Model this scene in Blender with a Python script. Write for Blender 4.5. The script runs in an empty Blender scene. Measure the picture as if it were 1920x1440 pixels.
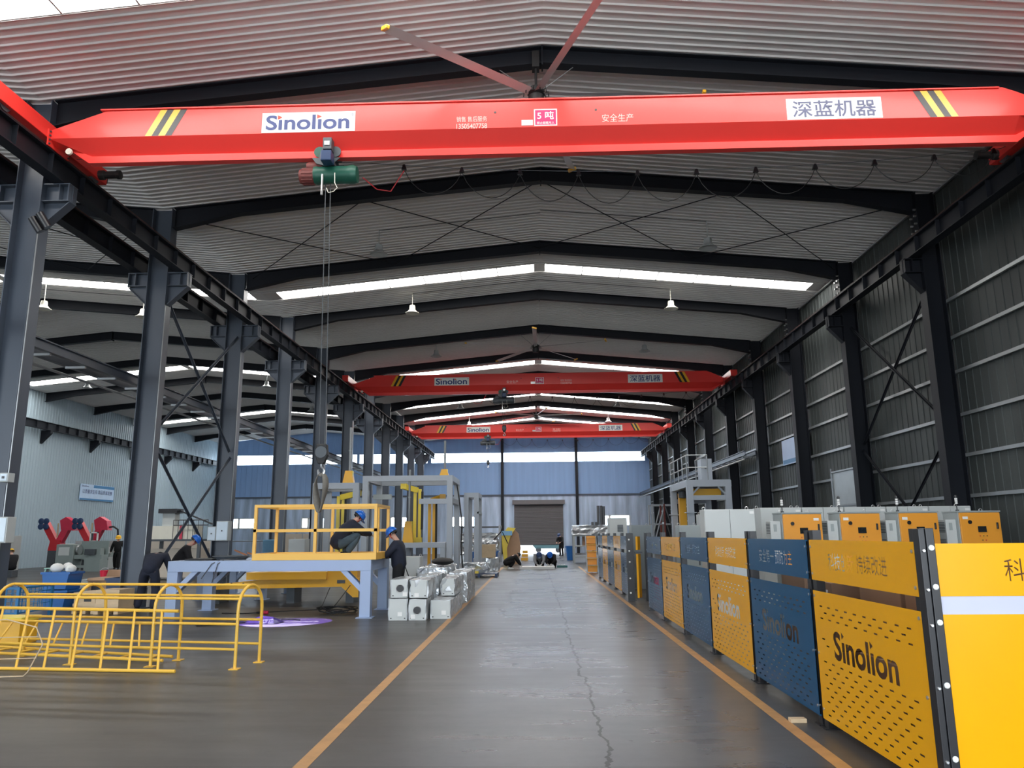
import bpy, bmesh, math, random
from mathutils import Vector as V, Matrix as M4
random.seed(7)
S = bpy.context.scene
COL = S.collection
# ---------------------------------------------------------------- camera
cam_data = bpy.data.cameras.new('camera')
cam_data.sensor_width = 36.0
cam_data.lens = 1417.0 / 1920.0 * 36.0
cam_data.clip_end = 500
cam = bpy.data.objects.new('camera', cam_data)
COL.objects.link(cam)
yaw, pitch, roll = math.radians(1.7), math.radians(11.26), 0.0085
fw = V((-math.sin(yaw) * math.cos(pitch), math.cos(yaw) * math.cos(pitch), math.sin(pitch)))
rt0 = V((math.cos(yaw), math.sin(yaw), 0))
up0 = rt0.cross(fw)
rt = math.cos(roll) * rt0 - math.sin(roll) * up0
up = rt.cross(fw)
cam.matrix_world = M4(((rt.x, up.x, -fw.x, 0), (rt.y, up.y, -fw.y, 0), (rt.z, up.z, -fw.z, 1.65), (0, 0, 0, 1)))
S.camera = cam
# ---------------------------------------------------------------- world, light, exposure
S.view_settings.view_transform = 'Standard'
S.view_settings.look = 'None'
S.view_settings.gamma = 1.0
S.view_settings.use_curve_mapping = False
S.view_settings.exposure = 0.75
SKY = 4.6            # overcast sky seen and let in through the open gates
SKYLIGHT = 12.5      # translucent roof strips
STRIP = 6.5          # translucent strip high in the end wall
w = bpy.data.worlds.new('overcast_sky'); S.world = w; w.use_nodes = True
nt = w.node_tree; nt.nodes.clear()
wo = nt.nodes.new('ShaderNodeOutputWorld'); wb = nt.nodes.new('ShaderNodeBackground')
wg = nt.nodes.new('ShaderNodeTexGradient'); wt = nt.nodes.new('ShaderNodeTexCoord')
wr = nt.nodes.new('ShaderNodeValToRGB'); wm = nt.nodes.new('ShaderNodeMapping')
wm.inputs['Rotation'].default_value = (0, math.radians(90), 0)
wr.color_ramp.elements[0].color = (0.80, 0.90, 1.0, 1); wr.color_ramp.elements[1].color = (0.95, 0.97, 1.0, 1)
nt.links.new(wt.outputs['Generated'], wm.inputs['Vector']); nt.links.new(wm.outputs[0], wg.inputs[0])
nt.links.new(wg.outputs['Color'], wr.inputs[0]); nt.links.new(wr.outputs[0], wb.inputs['Color'])
wb.inputs['Strength'].default_value = SKY
nt.links.new(wb.outputs[0], wo.inputs[0])
S.cycles.max_bounces = 7
S.cycles.diffuse_bounces = 4
S.cycles.glossy_bounces = 4
S.cycles.transmission_bounces = 4
S.cycles.transparent_max_bounces = 8
S.cycles.sample_clamp_indirect = 6.0
S.cycles.caustics_reflective = False
S.cycles.caustics_refractive = False
S.cycles.use_denoising = True

def portal(name, loc, rot, sx, sy):
    l = bpy.data.lights.new(name, 'AREA'); l.shape = 'RECTANGLE'; l.size = sx; l.size_y = sy
    l.cycles.is_portal = True
    o = bpy.data.objects.new(name, l); COL.objects.link(o); o.location = loc; o.rotation_euler = rot
portal('gate_daylight', (0.3, -3.9, 3.6), (math.radians(90), 0, math.radians(180)), 15.0, 7.2)
portal('side_gate_daylight', (-19.5, -3.9, 3.6), (math.radians(90), 0, math.radians(180)), 12.0, 7.2)
# ---------------------------------------------------------------- geometry helpers
class MB:
    def __init__(s): s.v = []; s.f = []; s.mi = []; s.cur = 0
    def poly(s, pts):
        b = len(s.v); s.v += [tuple(p) for p in pts]; s.f.append(tuple(range(b, b + len(pts)))); s.mi.append(s.cur)
    def faces(s, vs, fs):
        b = len(s.v); s.v += [tuple(p) for p in vs]
        for f in fs: s.f.append(tuple(b + i for i in f)); s.mi.append(s.cur)
        return s
    def box(s, x0, x1, y0, y1, z0, z1):
        if x0 > x1: x0, x1 = x1, x0
        if y0 > y1: y0, y1 = y1, y0
        if z0 > z1: z0, z1 = z1, z0
        return s.faces([(x0,y0,z0),(x1,y0,z0),(x1,y1,z0),(x0,y1,z0),(x0,y0,z1),(x1,y0,z1),(x1,y1,z1),(x0,y1,z1)],
                [(3,2,1,0),(4,5,6,7),(0,1,5,4),(1,2,6,5),(2,3,7,6),(3,0,4,7)])
    def frame(s, p0, p1, up=(0, 0, 1)):
        d = (V(p1) - V(p0)).normalized(); u = V(up)
        if abs(d.dot(u)) > 0.98: u = V((0, 1, 0))
        r = d.cross(u).normalized(); u = r.cross(d).normalized()
        return d, r, u
    def bar(s, p0, p1, w, h, up=(0, 0, 1)):
        d, r, u = s.frame(p0, p1, up); p0, p1 = V(p0), V(p1); r = r * w / 2; u = u * h / 2
        a = [p0 - r - u, p0 + r - u, p0 + r + u, p0 - r + u]; b = [p1 - r - u, p1 + r - u, p1 + r + u, p1 - r + u]
        return s.faces(a + b, [(0,1,2,3),(7,6,5,4),(0,4,5,1),(1,5,6,2),(2,6,7,3),(3,7,4,0)])
    def ibeam(s, p0, p1, w, h, t=0.02, up=(0, 0, 1)):
        d, r, u = s.frame(p0, p1, up); p0, p1 = V(p0), V(p1)
        o = u * (h / 2 - t / 2)
        s.bar(p0 + o, p1 + o, w, t, up); s.bar(p0 - o, p1 - o, w, t, up); s.bar(p0, p1, t, h - 2 * t, up)
        return s
    def tube(s, pts, r, n=8, closed=False):
        pts = [V(p) for p in pts]; m = len(pts); rings = []; vs = []
        ref = None
        for i, p in enumerate(pts):
            if closed: d = pts[(i + 1) % m] - pts[i - 1]
            else: d = pts[min(i + 1, m - 1)] - pts[max(i - 1, 0)]
            d = d.normalized()
            if ref is None: ref = V((0, 0, 1)) if abs(d.z) < 0.9 else V((1, 0, 0))
            a = d.cross(ref).normalized(); b = a.cross(d).normalized(); ref = b
            rr = r[i] if isinstance(r, (list, tuple)) else r
            vs += [p + a * math.cos(2 * math.pi * k / n) * rr + b * math.sin(2 * math.pi * k / n) * rr for k in range(n)]
        fs = []
        for i in range(m if closed else m - 1):
            j = (i + 1) % m
            for k in range(n):
                fs.append((i * n + k, i * n + (k + 1) % n, j * n + (k + 1) % n, j * n + k))
        if not closed:
            fs.append(tuple(range(n - 1, -1, -1))); fs.append(tuple((m - 1) * n + k for k in range(n)))
        return s.faces(vs, fs)
    def cyl(s, p0, p1, r0, r1=None, n=14): return s.tube([p0, p1], [r0, r0 if r1 is None else r1], n)
    def prism(s, poly, axis, a0, a1):
        def mk(p, a):
            return {'x': (a, p[0], p[1]), 'y': (p[0], a, p[1]), 'z': (p[0], p[1], a)}[axis]
        n = len(poly); vs = [mk(p, a0) for p in poly] + [mk(p, a1) for p in poly]
        return s.faces(vs, [tuple(range(n - 1, -1, -1)), tuple(range(n, 2 * n))] + [(i, (i + 1) % n, n + (i + 1) % n, n + i) for i in range(n)])
    def lathe(s, prof, c, n=16, axis='z'):
        vs = []; c = V(c)
        for r, z in prof:
            for k in range(n):
                a = 2 * math.pi * k / n; q = (r * math.cos(a), r * math.sin(a), z)
                if axis == 'x': q = (q[2], q[0], q[1])
                if axis == 'y': q = (q[0], q[2], q[1])
                vs.append(c + V(q))
        fs = [(i * n + k, i * n + (k + 1) % n, (i + 1) * n + (k + 1) % n, (i + 1) * n + k) for i in range(len(prof) - 1) for k in range(n)]
        fs.append(tuple(range(n - 1, -1, -1))); fs.append(tuple((len(prof) - 1) * n + k for k in range(n)))
        return s.faces(vs, fs)
    def ball(s, c, rx, ry=None, rz=None, n=12, m=8, top=1.0):
        ry = rx if ry is None else ry; rz = rx if rz is None else rz; vs = []
        for i in range(m + 1):
            t = math.pi * top * i / m
            for k in range(n):
                a = 2 * math.pi * k / n
                vs.append((c[0] + rx * math.sin(t) * math.cos(a), c[1] + ry * math.sin(t) * math.sin(a), c[2] + rz * math.cos(t)))
        return s.faces(vs, [(i * n + k, (i + 1) * n + k, (i + 1) * n + (k + 1) % n, i * n + (k + 1) % n) for i in range(m) for k in range(n)])
    def add_mesh(s, me, mat4):
        return s.faces([mat4 @ v.co for v in me.vertices], [tuple(p.vertices) for p in me.polygons])
    def xf(s, mat4, start=0):
        for i in range(start, len(s.v)): s.v[i] = tuple(mat4 @ V(s.v[i]))
        return s
    def mesh(s, name, mats, smooth=False):
        me = bpy.data.meshes.new(name); me.from_pydata([tuple(v) for v in s.v], [], s.f)
        for m in (mats if isinstance(mats, (list, tuple)) else [mats]): me.materials.append(m)
        if any(s.mi): me.polygons.foreach_set('material_index', s.mi)
        bm = bmesh.new(); bm.from_mesh(me)
        bmesh.ops.remove_doubles(bm, verts=bm.verts, dist=1e-6)
        bmesh.ops.recalc_face_normals(bm, faces=bm.faces); bm.to_mesh(me); bm.free()
        if smooth:
            me.polygons.foreach_set('use_smooth', [True] * len(me.polygons))
            try: me.set_sharp_from_angle(angle=math.radians(40))
            except Exception: pass
        me.update(); return me
    def build(s, name, mats, parent=None, smooth=False, bevel=0.0):
        return link(name, s.mesh(name, mats, smooth), parent, bevel)

def link(name, me, parent=None, bevel=0.0):
    o = bpy.data.objects.new(name, me); COL.objects.link(o)
    if parent is not None: adopt(o, parent)
    if bevel:
        b = o.modifiers.new('edge', 'BEVEL'); b.width = bevel; b.segments = 2; b.limit_method = 'ANGLE'; b.angle_limit = math.radians(50)
    return o
def world_of(o):
    m = o.matrix_basis.copy()
    if o.parent: m = world_of(o.parent) @ o.matrix_parent_inverse @ m
    return m
def adopt(o, parent):
    o.parent = parent; o.matrix_parent_inverse = world_of(parent).inverted()
def tag(o, label, cat, group=None, kind=None):
    o['label'] = label; o['category'] = cat
    if group: o['group'] = group
    if kind: o['kind'] = kind
    return o
def thing(name, label, cat, loc=(0, 0, 0), rz=0.0, group=None, kind=None):
    o = bpy.data.objects.new(name, None); o.empty_display_size = 0.1; COL.objects.link(o)
    o.location = loc; o.rotation_euler = (0, 0, rz)
    return tag(o, label, cat, group, kind)
def kids(o): return [c for c in bpy.data.objects if c.parent == o]
def copy_tree(o, parent=None):
    c = o.copy(); COL.objects.link(c)
    if parent is not None: c.parent = parent
    for ch in kids(o): copy_tree(ch, c)
    return c
def dup(o, shift, label, rz=None):
    c = copy_tree(o); c.location = V(o.location) + V(shift); c['label'] = label
    if rz is not None: c.rotation_euler = (0, 0, rz)
    return c
def struct(mb, name, mats, label=None, cat=None, **k):
    o = mb.build(name, mats, **k); o['kind'] = 'structure'
    if label: o['label'] = label; o['category'] = cat
    return o
# lettering: returns a flat mesh of the text fitted in a w x h box around the origin (XY plane)
_tx = {}
def text_curve(body, off=0.0):
    key = (body, off)
    if key in _tx: return _tx[key]
    c = bpy.data.curves.new('lettering', 'FONT'); c.body = body; c.offset = off; c.resolution_u = 4
    o = bpy.data.objects.new('lettering', c); COL.objects.link(o)
    dg = bpy.context.evaluated_depsgraph_get()
    me = bpy.data.meshes.new_from_object(o.evaluated_get(dg))
    bpy.data.objects.remove(o)
    xs = [v.co.x for v in me.vertices]; ys = [v.co.y for v in me.vertices]
    _tx[key] = (me, min(xs), max(xs), min(ys), max(ys)); return _tx[key]
def text_into(mb, body, w, h, center, right, upv, lift=0.003, off=0.0):
    me, x0, x1, y0, y1 = text_curve(body, off)
    r, u = V(right).normalized(), V(upv).normalized(); n = r.cross(u)
    c = V(center) + n * lift
    vs = [c + r * ((v.co.x - (x0 + x1) / 2) / (x1 - x0) * w) + u * ((v.co.y - (y0 + y1) / 2) / (y1 - y0) * h) for v in me.vertices]
    mb.faces(vs, [tuple(p.vertices) for p in me.polygons]); return mb
def text_splines(body, off=0.0):
    c = bpy.data.curves.new('lettering', 'FONT'); c.body = body; c.offset = off
    o = bpy.data.objects.new('lettering', c); COL.objects.link(o)
    dg = bpy.context.evaluated_depsgraph_get()
    cu = o.to_curve(dg); out = []
    for sp in cu.splines:
        pts = []; bp = sp.bezier_points; n = len(bp)
        for i in range(n):
            a, b = bp[i], bp[(i + 1) % n]
            P0, P1, P2, P3 = a.co, a.handle_right, b.handle_left, b.co
            straight = ((P1 - P0).cross(P3 - P0).length < 1e-4 and (P2 - P0).cross(P3 - P0).length < 1e-4)
            for t in ([0.0] if straight else [0.0, 0.33, 0.67]):
                q = P0 * (1 - t) ** 3 + P1 * 3 * t * (1 - t) ** 2 + P2 * 3 * t * t * (1 - t) + P3 * t ** 3
                pts.append((q.x, q.y))
        out.append(pts)
    o.to_curve_clear(); bpy.data.objects.remove(o)
    if off:
        area = lambda p: sum(p[i - 1][0] * p[i][1] - p[i][0] * p[i - 1][1] for i in range(len(p))) / 2
        sg = 1 if area(max(out, key=lambda p: abs(area(p)))) > 0 else -1; res = []
        for p in out:
            n = len(p); q = []
            for i in range(n):
                a, b, c_ = V(p[i - 1]), V(p[i]), V(p[(i + 1) % n])
                d1, d2 = (b - a), (c_ - b)
                if d1.length < 1e-6: d1 = d2
                if d2.length < 1e-6: d2 = d1
                d1, d2 = d1.normalized(), d2.normalized()
                n1, n2 = V((d1.y, -d1.x)) * sg, V((d2.y, -d2.x)) * sg
                m_ = n1 + n2
                m_ = n1 if m_.length < 0.3 else m_.normalized() / max(0.6, m_.normalized().dot(n1))
                r_ = b + m_ * off; q.append((r_.x, r_.y))
            res.append(q)
        out = res
    return out
def cut_plate(name, outline, holes, thick, mat4, mat, parent):
    """a sheet with real cut-outs: outline and holes are 2D loops, mat4 places it"""
    cu = bpy.data.curves.new(name, 'CURVE'); cu.dimensions = '2D'; cu.fill_mode = 'BOTH'; cu.extrude = thick / 2
    for lp in [outline] + holes:
        sp = cu.splines.new('POLY'); sp.points.add(len(lp) - 1); sp.use_cyclic_u = True
        for i, p in enumerate(lp): sp.points[i].co = (p[0], p[1], 0, 1)
    o = bpy.data.objects.new(name, cu); COL.objects.link(o)
    dg = bpy.context.evaluated_depsgraph_get(); me = bpy.data.meshes.new_from_object(o.evaluated_get(dg))
    bpy.data.objects.remove(o); me.transform(mat4); me.materials.clear(); me.materials.append(mat)
    me.name = name
    return link(name, me, parent)
# skinned figures and soft shapes
def skin_mesh(nodes, edges, root, mat, sub=1):
    keys = list(nodes); me = bpy.data.meshes.new('skin')
    me.from_pydata([tuple(nodes[k][0]) for k in keys], [(keys.index(a), keys.index(b)) for a, b in edges], [])
    o = bpy.data.objects.new('skin', me); COL.objects.link(o)
    o.modifiers.new('s', 'SKIN').use_smooth_shade = True
    for i, k in enumerate(keys):
        r = nodes[k][1]; d = me.skin_vertices[0].data[i]; d.radius = r if isinstance(r, tuple) else (r, r); d.use_root = (k == root)
    if sub: m = o.modifiers.new('d', 'SUBSURF'); m.levels = sub; m.render_levels = sub
    dg = bpy.context.evaluated_depsgraph_get(); out = bpy.data.meshes.new_from_object(o.evaluated_get(dg))
    bpy.data.objects.remove(o)
    out.materials.clear(); out.materials.append(mat)
    out.polygons.foreach_set('use_smooth', [True] * len(out.polygons)); return out
# ---------------------------------------------------------------- materials
def lin(c): return c / 12.92 if c <= 0.04045 else ((c + 0.055) / 1.055) ** 2.4
def rgb(r, g, b): return (lin(r / 255), lin(g / 255), lin(b / 255), 1.0)
def mat(name, col, rough=0.5, metal=0.0, var=0.10, scale=3.0, bump=0.0, bscale=40.0, spec=0.5, coat=0.0, stretch=None):
    m = bpy.data.materials.new(name); m.use_nodes = True; t = m.node_tree; N = t.nodes; L = t.links
    b = N['Principled BSDF']; b.inputs['Roughness'].default_value = rough; b.inputs['Metallic'].default_value = metal
    b.inputs['Specular IOR Level'].default_value = spec
    if coat: b.inputs['Coat Weight'].default_value = coat; b.inputs['Coat Roughness'].default_value = 0.12
    tc = N.new('ShaderNodeTexCoord'); no = N.new('ShaderNodeTexNoise'); no.inputs['Scale'].default_value = scale; no.inputs['Detail'].default_value = 4
    mx = N.new('ShaderNodeMix'); mx.data_type = 'RGBA'
    mx.inputs['A'].default_value = tuple(c * (1 - var) for c in col[:3]) + (1,); mx.inputs['B'].default_value = tuple(min(1, c * (1 + var)) for c in col[:3]) + (1,)
    vec = tc.outputs['Object']
    if stretch:
        mp = N.new('ShaderNodeMapping'); mp.inputs['Scale'].default_value = stretch; L.new(vec, mp.inputs[0]); vec = mp.outputs[0]
    L.new(vec, no.inputs['Vector']); L.new(no.outputs['Fac'], mx.inputs['Factor']); L.new(mx.outputs['Result'], b.inputs['Base Color'])
    if bump:
        n2 = N.new('ShaderNodeTexNoise'); n2.inputs['Scale'].default_value = bscale; bp = N.new('ShaderNodeBump'); bp.inputs['Strength'].default_value = bump; bp.inputs['Distance'].default_value = 0.02
        L.new(vec, n2.inputs['Vector']); L.new(n2.outputs['Fac'], bp.inputs['Height']); L.new(bp.outputs[0], b.inputs['Normal'])
    return m
def glow(name, col, strength, warm=None):
    m = bpy.data.materials.new(name); m.use_nodes = True; t = m.node_tree; t.nodes.clear()
    o = t.nodes.new('ShaderNodeOutputMaterial'); e = t.nodes.new('ShaderNodeEmission'); e.inputs['Strength'].default_value = strength
    e.inputs['Color'].default_value = col
    t.links.new(e.outputs[0], o.inputs[0]); return m
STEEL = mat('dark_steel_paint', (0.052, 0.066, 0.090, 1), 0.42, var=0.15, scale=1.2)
STEEL_SHADED = mat('shaded_steel_paint', (0.010, 0.012, 0.017, 1), 0.55, var=0.15, scale=1.2, spec=0.25)  # same paint as the left columns, darkened so its colour carries the shade
ROOF = mat('roof_sheet', (0.68, 0.665, 0.645, 1), 0.5, var=0.08, scale=0.6)
CAP = mat('flashing', (0.30, 0.29, 0.28, 1), 0.4)
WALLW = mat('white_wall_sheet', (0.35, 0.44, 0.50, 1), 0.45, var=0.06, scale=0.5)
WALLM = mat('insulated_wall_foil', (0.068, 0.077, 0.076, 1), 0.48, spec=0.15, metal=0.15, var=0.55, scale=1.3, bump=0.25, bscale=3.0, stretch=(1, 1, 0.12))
GIRT = mat('galvanised_girt', (0.30, 0.32, 0.33, 1), 0.35, metal=0.5)
ENDW = mat('end_wall_sheet', (0.20, 0.33, 0.56, 1), 0.5, var=0.15, scale=3, stretch=(1, 1, 0.05))
ENDF = mat('end_wall_foil', (0.36, 0.45, 0.62, 1), 0.4, metal=0.3, var=0.75, scale=2.2, stretch=(1, 1, 0.12))
RED = mat('crane_red', (0.78, 0.042, 0.033, 1), 0.40, var=0.05, scale=1.0, coat=0.1)
REDD = mat('red_paint', (0.55, 0.02, 0.03, 1), 0.4)
CRIM = mat('crimson_paint', (0.60, 0.025, 0.07, 1), 0.4)
YEL = mat('yellow_paint', (0.80, 0.42, 0.02, 1), 0.34, var=0.06, coat=0.1)
YELT = mat('yellow_tube_paint', (0.78, 0.46, 0.06, 1), 0.38, var=0.06)
YELL = mat('light_yellow_paint', (0.80, 0.62, 0.06, 1), 0.4)
YELP = mat('platform_yellow_paint', (0.85, 0.50, 0.10, 1), 0.4, var=0.05)
ORG = mat('orange_cabinet_paint', (0.80, 0.33, 0.035, 1), 0.38, var=0.05)
PANY = mat('fence_yellow_powder_coat', (0.74, 0.345, 0.002, 1), 0.26, var=0.05, spec=0.2)
PANB = mat('fence_blue_powder_coat', (0.003, 0.066, 0.155, 1), 0.27, var=0.06, spec=0.2)
BLACK = mat('black_paint', (0.010, 0.010, 0.012, 1), 0.35)
RUB = mat('black_rubber', (0.012, 0.012, 0.013, 1), 0.6)
WHITE = mat('white_plate', (0.80, 0.82, 0.78, 1), 0.5, var=0.03)
CREAM = mat('cream_enamel', (0.72, 0.70, 0.60, 1), 0.4)
NAVY = mat('navy_lettering', (0.035, 0.055, 0.19, 1), 0.5)
NAVYG = mat('grey_navy_lettering', (0.10, 0.11, 0.20, 1), 0.5)
LRED = mat('red_lettering', (0.75, 0.06, 0.03, 1), 0.5)
MAG = mat('magenta_plate', (0.60, 0.02, 0.13, 1), 0.5)
PALE = mat('pale_lettering', (0.85, 0.55, 0.50, 1), 0.5)
CAB = mat('light_grey_cabinet', (0.55, 0.58, 0.57, 1), 0.42, var=0.04)
CABD = mat('grey_cabinet', (0.33, 0.37, 0.37, 1), 0.42, var=0.05)
GREYF = mat('grey_frame_paint', (0.36, 0.40, 0.45, 1), 0.42, var=0.06)
BLUEG = mat('blue_grey_paint', (0.33, 0.42, 0.60, 1), 0.42, var=0.05)
DKG = mat('dark_grey_metal', (0.07, 0.08, 0.09, 1), 0.45, metal=0.2)
MET = mat('bright_metal', (0.62, 0.63, 0.64, 1), 0.28, metal=0.9)
GREEN = mat('hoist_green', (0.007, 0.085, 0.056, 1), 0.45, var=0.2, scale=8)
RUST = mat('rusty_red', (0.14, 0.028, 0.024, 1), 0.6, var=0.3, scale=10)
SLING = mat('grey_webbing', (0.16, 0.15, 0.13, 1), 0.85, var=0.2, scale=30)
JACKET = mat('navy_cloth', (0.010, 0.014, 0.030, 1), 0.85, var=0.2, scale=12, bump=0.3, bscale=14)
BLK = mat('black_cloth', (0.008, 0.008, 0.010, 1), 0.9, var=0.2, bump=0.3, bscale=14)
JEANS = mat('blue_grey_denim', (0.050, 0.080, 0.105, 1), 0.85, var=0.25, scale=14, bump=0.3, bscale=14)
GREYC = mat('grey_cloth', (0.20, 0.21, 0.22, 1), 0.9, var=0.15)
SKIN = mat('skin', (0.56, 0.33, 0.25, 1), 0.55, var=0.06)
HAIR = mat('black_hair', (0.012, 0.010, 0.010, 1), 0.6)
GLOVE = mat('white_work_glove', (0.50, 0.50, 0.49, 1), 0.9, var=0.15, scale=20)
HELB = mat('blue_helmet', (0.015, 0.14, 0.60, 1), 0.25, var=0.03)
HELY = mat('yellow_helmet', (0.85, 0.48, 0.02, 1), 0.3, var=0.03)
HELD = mat('dark_blue_helmet', (0.02, 0.05, 0.14, 1), 0.3)
CARD = mat('cardboard', (0.42, 0.27, 0.17, 1), 0.8, var=0.10, scale=5)
CARDD = mat('brown_cardboard', (0.27, 0.16, 0.10, 1), 0.8, var=0.12, scale=5)
WOOD = mat('pale_plywood', (0.58, 0.44, 0.28, 1), 0.7, var=0.15, scale=6)
BLUEP = mat('blue_plastic', (0.015, 0.13, 0.42, 1), 0.35, var=0.06)
BLUED = mat('dark_blue_metal', (0.010, 0.035, 0.105, 1), 0.4)
BLUEC = mat('blue_cage_paint', (0.01, 0.16, 0.38, 1), 0.4)
WRAP = mat('stretch_film', (0.56, 0.60, 0.63, 1), 0.16, metal=0.35, var=0.20, scale=7, bump=0.9, bscale=9)
WRAPB = mat('film_over_grey_box', (0.47, 0.50, 0.52, 1), 0.14, var=0.25, scale=6, bump=1.0, bscale=7, spec=0.9)
PAPER = mat('white_paper', (0.82, 0.82, 0.80, 1), 0.7, var=0.03)
MACH = mat('machine_grey', (0.42, 0.45, 0.45, 1), 0.5, var=0.10)
MACHG = mat('machine_green_grey', (0.24, 0.29, 0.28, 1), 0.5, var=0.12)
TAN = mat('tan_partition', (0.62, 0.55, 0.46, 1), 0.7, var=0.04)
SHUT = mat('roller_shutter_grey', (0.125, 0.122, 0.130, 1), 0.55, var=0.06)
LINE = mat('lane_paint', (0.40, 0.21, 0.07, 1), 0.5, var=0.30, scale=6, bump=0.1)
SCREEN = mat('dark_screen', (0.012, 0.014, 0.016, 1), 0.15)
ALU = mat('fan_blade_aluminium', (0.60, 0.58, 0.57, 1), 0.38, metal=0.35)
SKYL = glow('daylit_roof_panel', (1.0, 0.97, 0.93, 1), SKYLIGHT)
PANE = glow('daylit_wall_panel', (0.72, 0.86, 1.0, 1), STRIP)
# concrete floor: worn grey slab with a polished centre lane, joints and one long crack
FLOOR = bpy.data.materials.new('polished_concrete'); FLOOR.use_nodes = True
def floor_nodes():
    t = FLOOR.node_tree; N = t.nodes; L = t.links; b = N['Principled BSDF']
    tc = N.new('ShaderNodeTexCoord'); sep = N.new('ShaderNodeSeparateXYZ'); L.new(tc.outputs['Object'], sep.inputs[0])
    def math_(op, a, bb=None, c=None):
        n = N.new('ShaderNodeMath'); n.operation = op
        for i, x in enumerate((a, bb, c)):
            if x is None: continue
            if isinstance(x, (int, float)): n.inputs[i].default_value = x
            else: L.new(x, n.inputs[i])
        return n.outputs[0]
    def noise(scale, detail=4, vec=None, rough=0.5):
        n = N.new('ShaderNodeTexNoise'); n.inputs['Scale'].default_value = scale; n.inputs['Detail'].default_value = detail; n.inputs['Roughness'].default_value = rough
        L.new(vec if vec is not None else tc.outputs['Object'], n.inputs['Vector']); return n.outputs['Fac']
    mp = N.new('ShaderNodeMapping'); mp.inputs['Scale'].default_value = (0.35, 1.6, 1); L.new(tc.outputs['Object'], mp.inputs[0])
    big = noise(0.5, 5); fine = noise(9, 6, rough=0.65); streak = noise(2.2, 5, mp.outputs[0])
    x, y = sep.outputs['X'], sep.outputs['Y']
    # centre lane mask: between x=-1.6 and x=2.1
    def band(v, lo, hi, soft):
        a = N.new('ShaderNodeMapRange'); a.inputs['From Min'].default_value = lo - soft; a.inputs['From Max'].default_value = lo + soft; L.new(v, a.inputs['Value'])
        c = N.new('ShaderNodeMapRange'); c.inputs['From Min'].default_value = hi + soft; c.inputs['From Max'].default_value = hi - soft; L.new(v, c.inputs['Value'])
        return math_('MULTIPLY', a.outputs[0], c.outputs[0])
    lane = band(x, -1.1, 2.1, 0.45)
    mix1 = N.new('ShaderNodeMix'); mix1.data_type = 'RGBA'; L.new(math_('MULTIPLY_ADD', big, 0.6, math_('MULTIPLY', streak, 0.4)), mix1.inputs['Factor'])
    mix1.inputs['A'].default_value = (0.044, 0.042, 0.039, 1); mix1.inputs['B'].default_value = (0.094, 0.089, 0.083, 1)
    mix2 = N.new('ShaderNodeMix'); mix2.data_type = 'RGBA'; L.new(math_('MULTIPLY', lane, 0.75), mix2.inputs['Factor']); L.new(mix1.outputs['Result'], mix2.inputs['A'])
    ml = N.new('ShaderNodeMix'); ml.data_type = 'RGBA'; L.new(streak, ml.inputs['Factor']); ml.inputs['A'].default_value = (0.060, 0.064, 0.072, 1); ml.inputs['B'].default_value = (0.118, 0.127, 0.148, 1)  # paler lane surface, with the bluish floor reflection tinted into its colour
    L.new(ml.outputs['Result'], mix2.inputs['B'])
    wob = math_('MULTIPLY_ADD', noise(0.9, 6, rough=0.7), 0.40, -0.20)
    cx = math_('SUBTRACT', math_('ABSOLUTE', math_('SUBTRACT', x, math_('ADD', wob, 0.52))), 0.0)
    crack = math_('MULTIPLY', math_('LESS_THAN', cx, 0.014), math_('GREATER_THAN', noise(1.3, 2), 0.30))
    joint = math_('LESS_THAN', math_('ABSOLUTE', math_('SUBTRACT', math_('MODULO', math_('ADD', y, 1.6), 5.0), 2.5)), 0.010)
    dark = math_('MAXIMUM', crack, math_('MULTIPLY', joint, 0.6))
    fm = N.new('ShaderNodeMix'); fm.data_type = 'RGBA'; fm.blend_type = 'MULTIPLY'; fm.inputs['Factor'].default_value = 0.35
    L.new(mix2.outputs['Result'], fm.inputs['A']); L.new(fine, fm.inputs['B'])
    dm = N.new('ShaderNodeMix'); dm.data_type = 'RGBA'; L.new(math_('MULTIPLY', dark, 0.7), dm.inputs['Factor']); L.new(fm.outputs['Result'], dm.inputs['A']); dm.inputs['B'].default_value = (0.008, 0.008, 0.008, 1)
    L.new(dm.outputs['Result'], b.inputs['Base Color'])
    ro = math_('MULTIPLY_ADD', streak, 0.16, math_('MULTIPLY_ADD', big, 0.16, math_('MULTIPLY_ADD', lane, -0.08, 0.21)))
    L.new(ro, b.inputs['Roughness']); L.new(math_('MULTIPLY_ADD', dark, -0.16, 0.26), b.inputs['Specular IOR Level'])
    bp = N.new('ShaderNodeBump'); bp.inputs['Strength'].default_value = 0.05; bp.inputs['Distance'].default_value = 0.01; L.new(streak, bp.inputs['Height']); L.new(bp.outputs[0], b.inputs['Normal'])
floor_nodes()
# ---------------------------------------------------------------- building shell
Y0, Y1 = -4.0, 68.3
XL, XV, XR = -29.0, -9.6, 10.25          # left wall, valley over the column row, right wall
RZ, EZ = 11.04, 10.1                      # ridge and eave heights
RID = (0.25, -19.45)
def roof_z(x):
    if x >= XV: return RZ - abs(x - RID[0]) * (RZ - EZ) / 9.85
    return RZ - abs(x - RID[1]) * (RZ - EZ) / 9.85
floor = MB().box(XL - 0.2, XR + 0.2, Y0, Y1 + 0.1, -0.2, 0.0)
struct(floor, 'floor', FLOOR, 'grey polished concrete floor with a lighter worn lane down the middle', 'floor')
gm = mat('yard_concrete', (0.72, 0.72, 0.71, 1), 0.8)
struct(MB().box(-120, 100, -90, Y0 - 0.01, -0.3, -0.03), 'ground', gm, 'pale concrete yard outside the open gate behind the viewpoint', 'ground')
struct(MB().box(-60, 60, Y1 + 0.12, 140, -0.3, -0.03), 'ground', gm, 'bright concrete yard seen under the raised roller shutter', 'ground')

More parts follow.
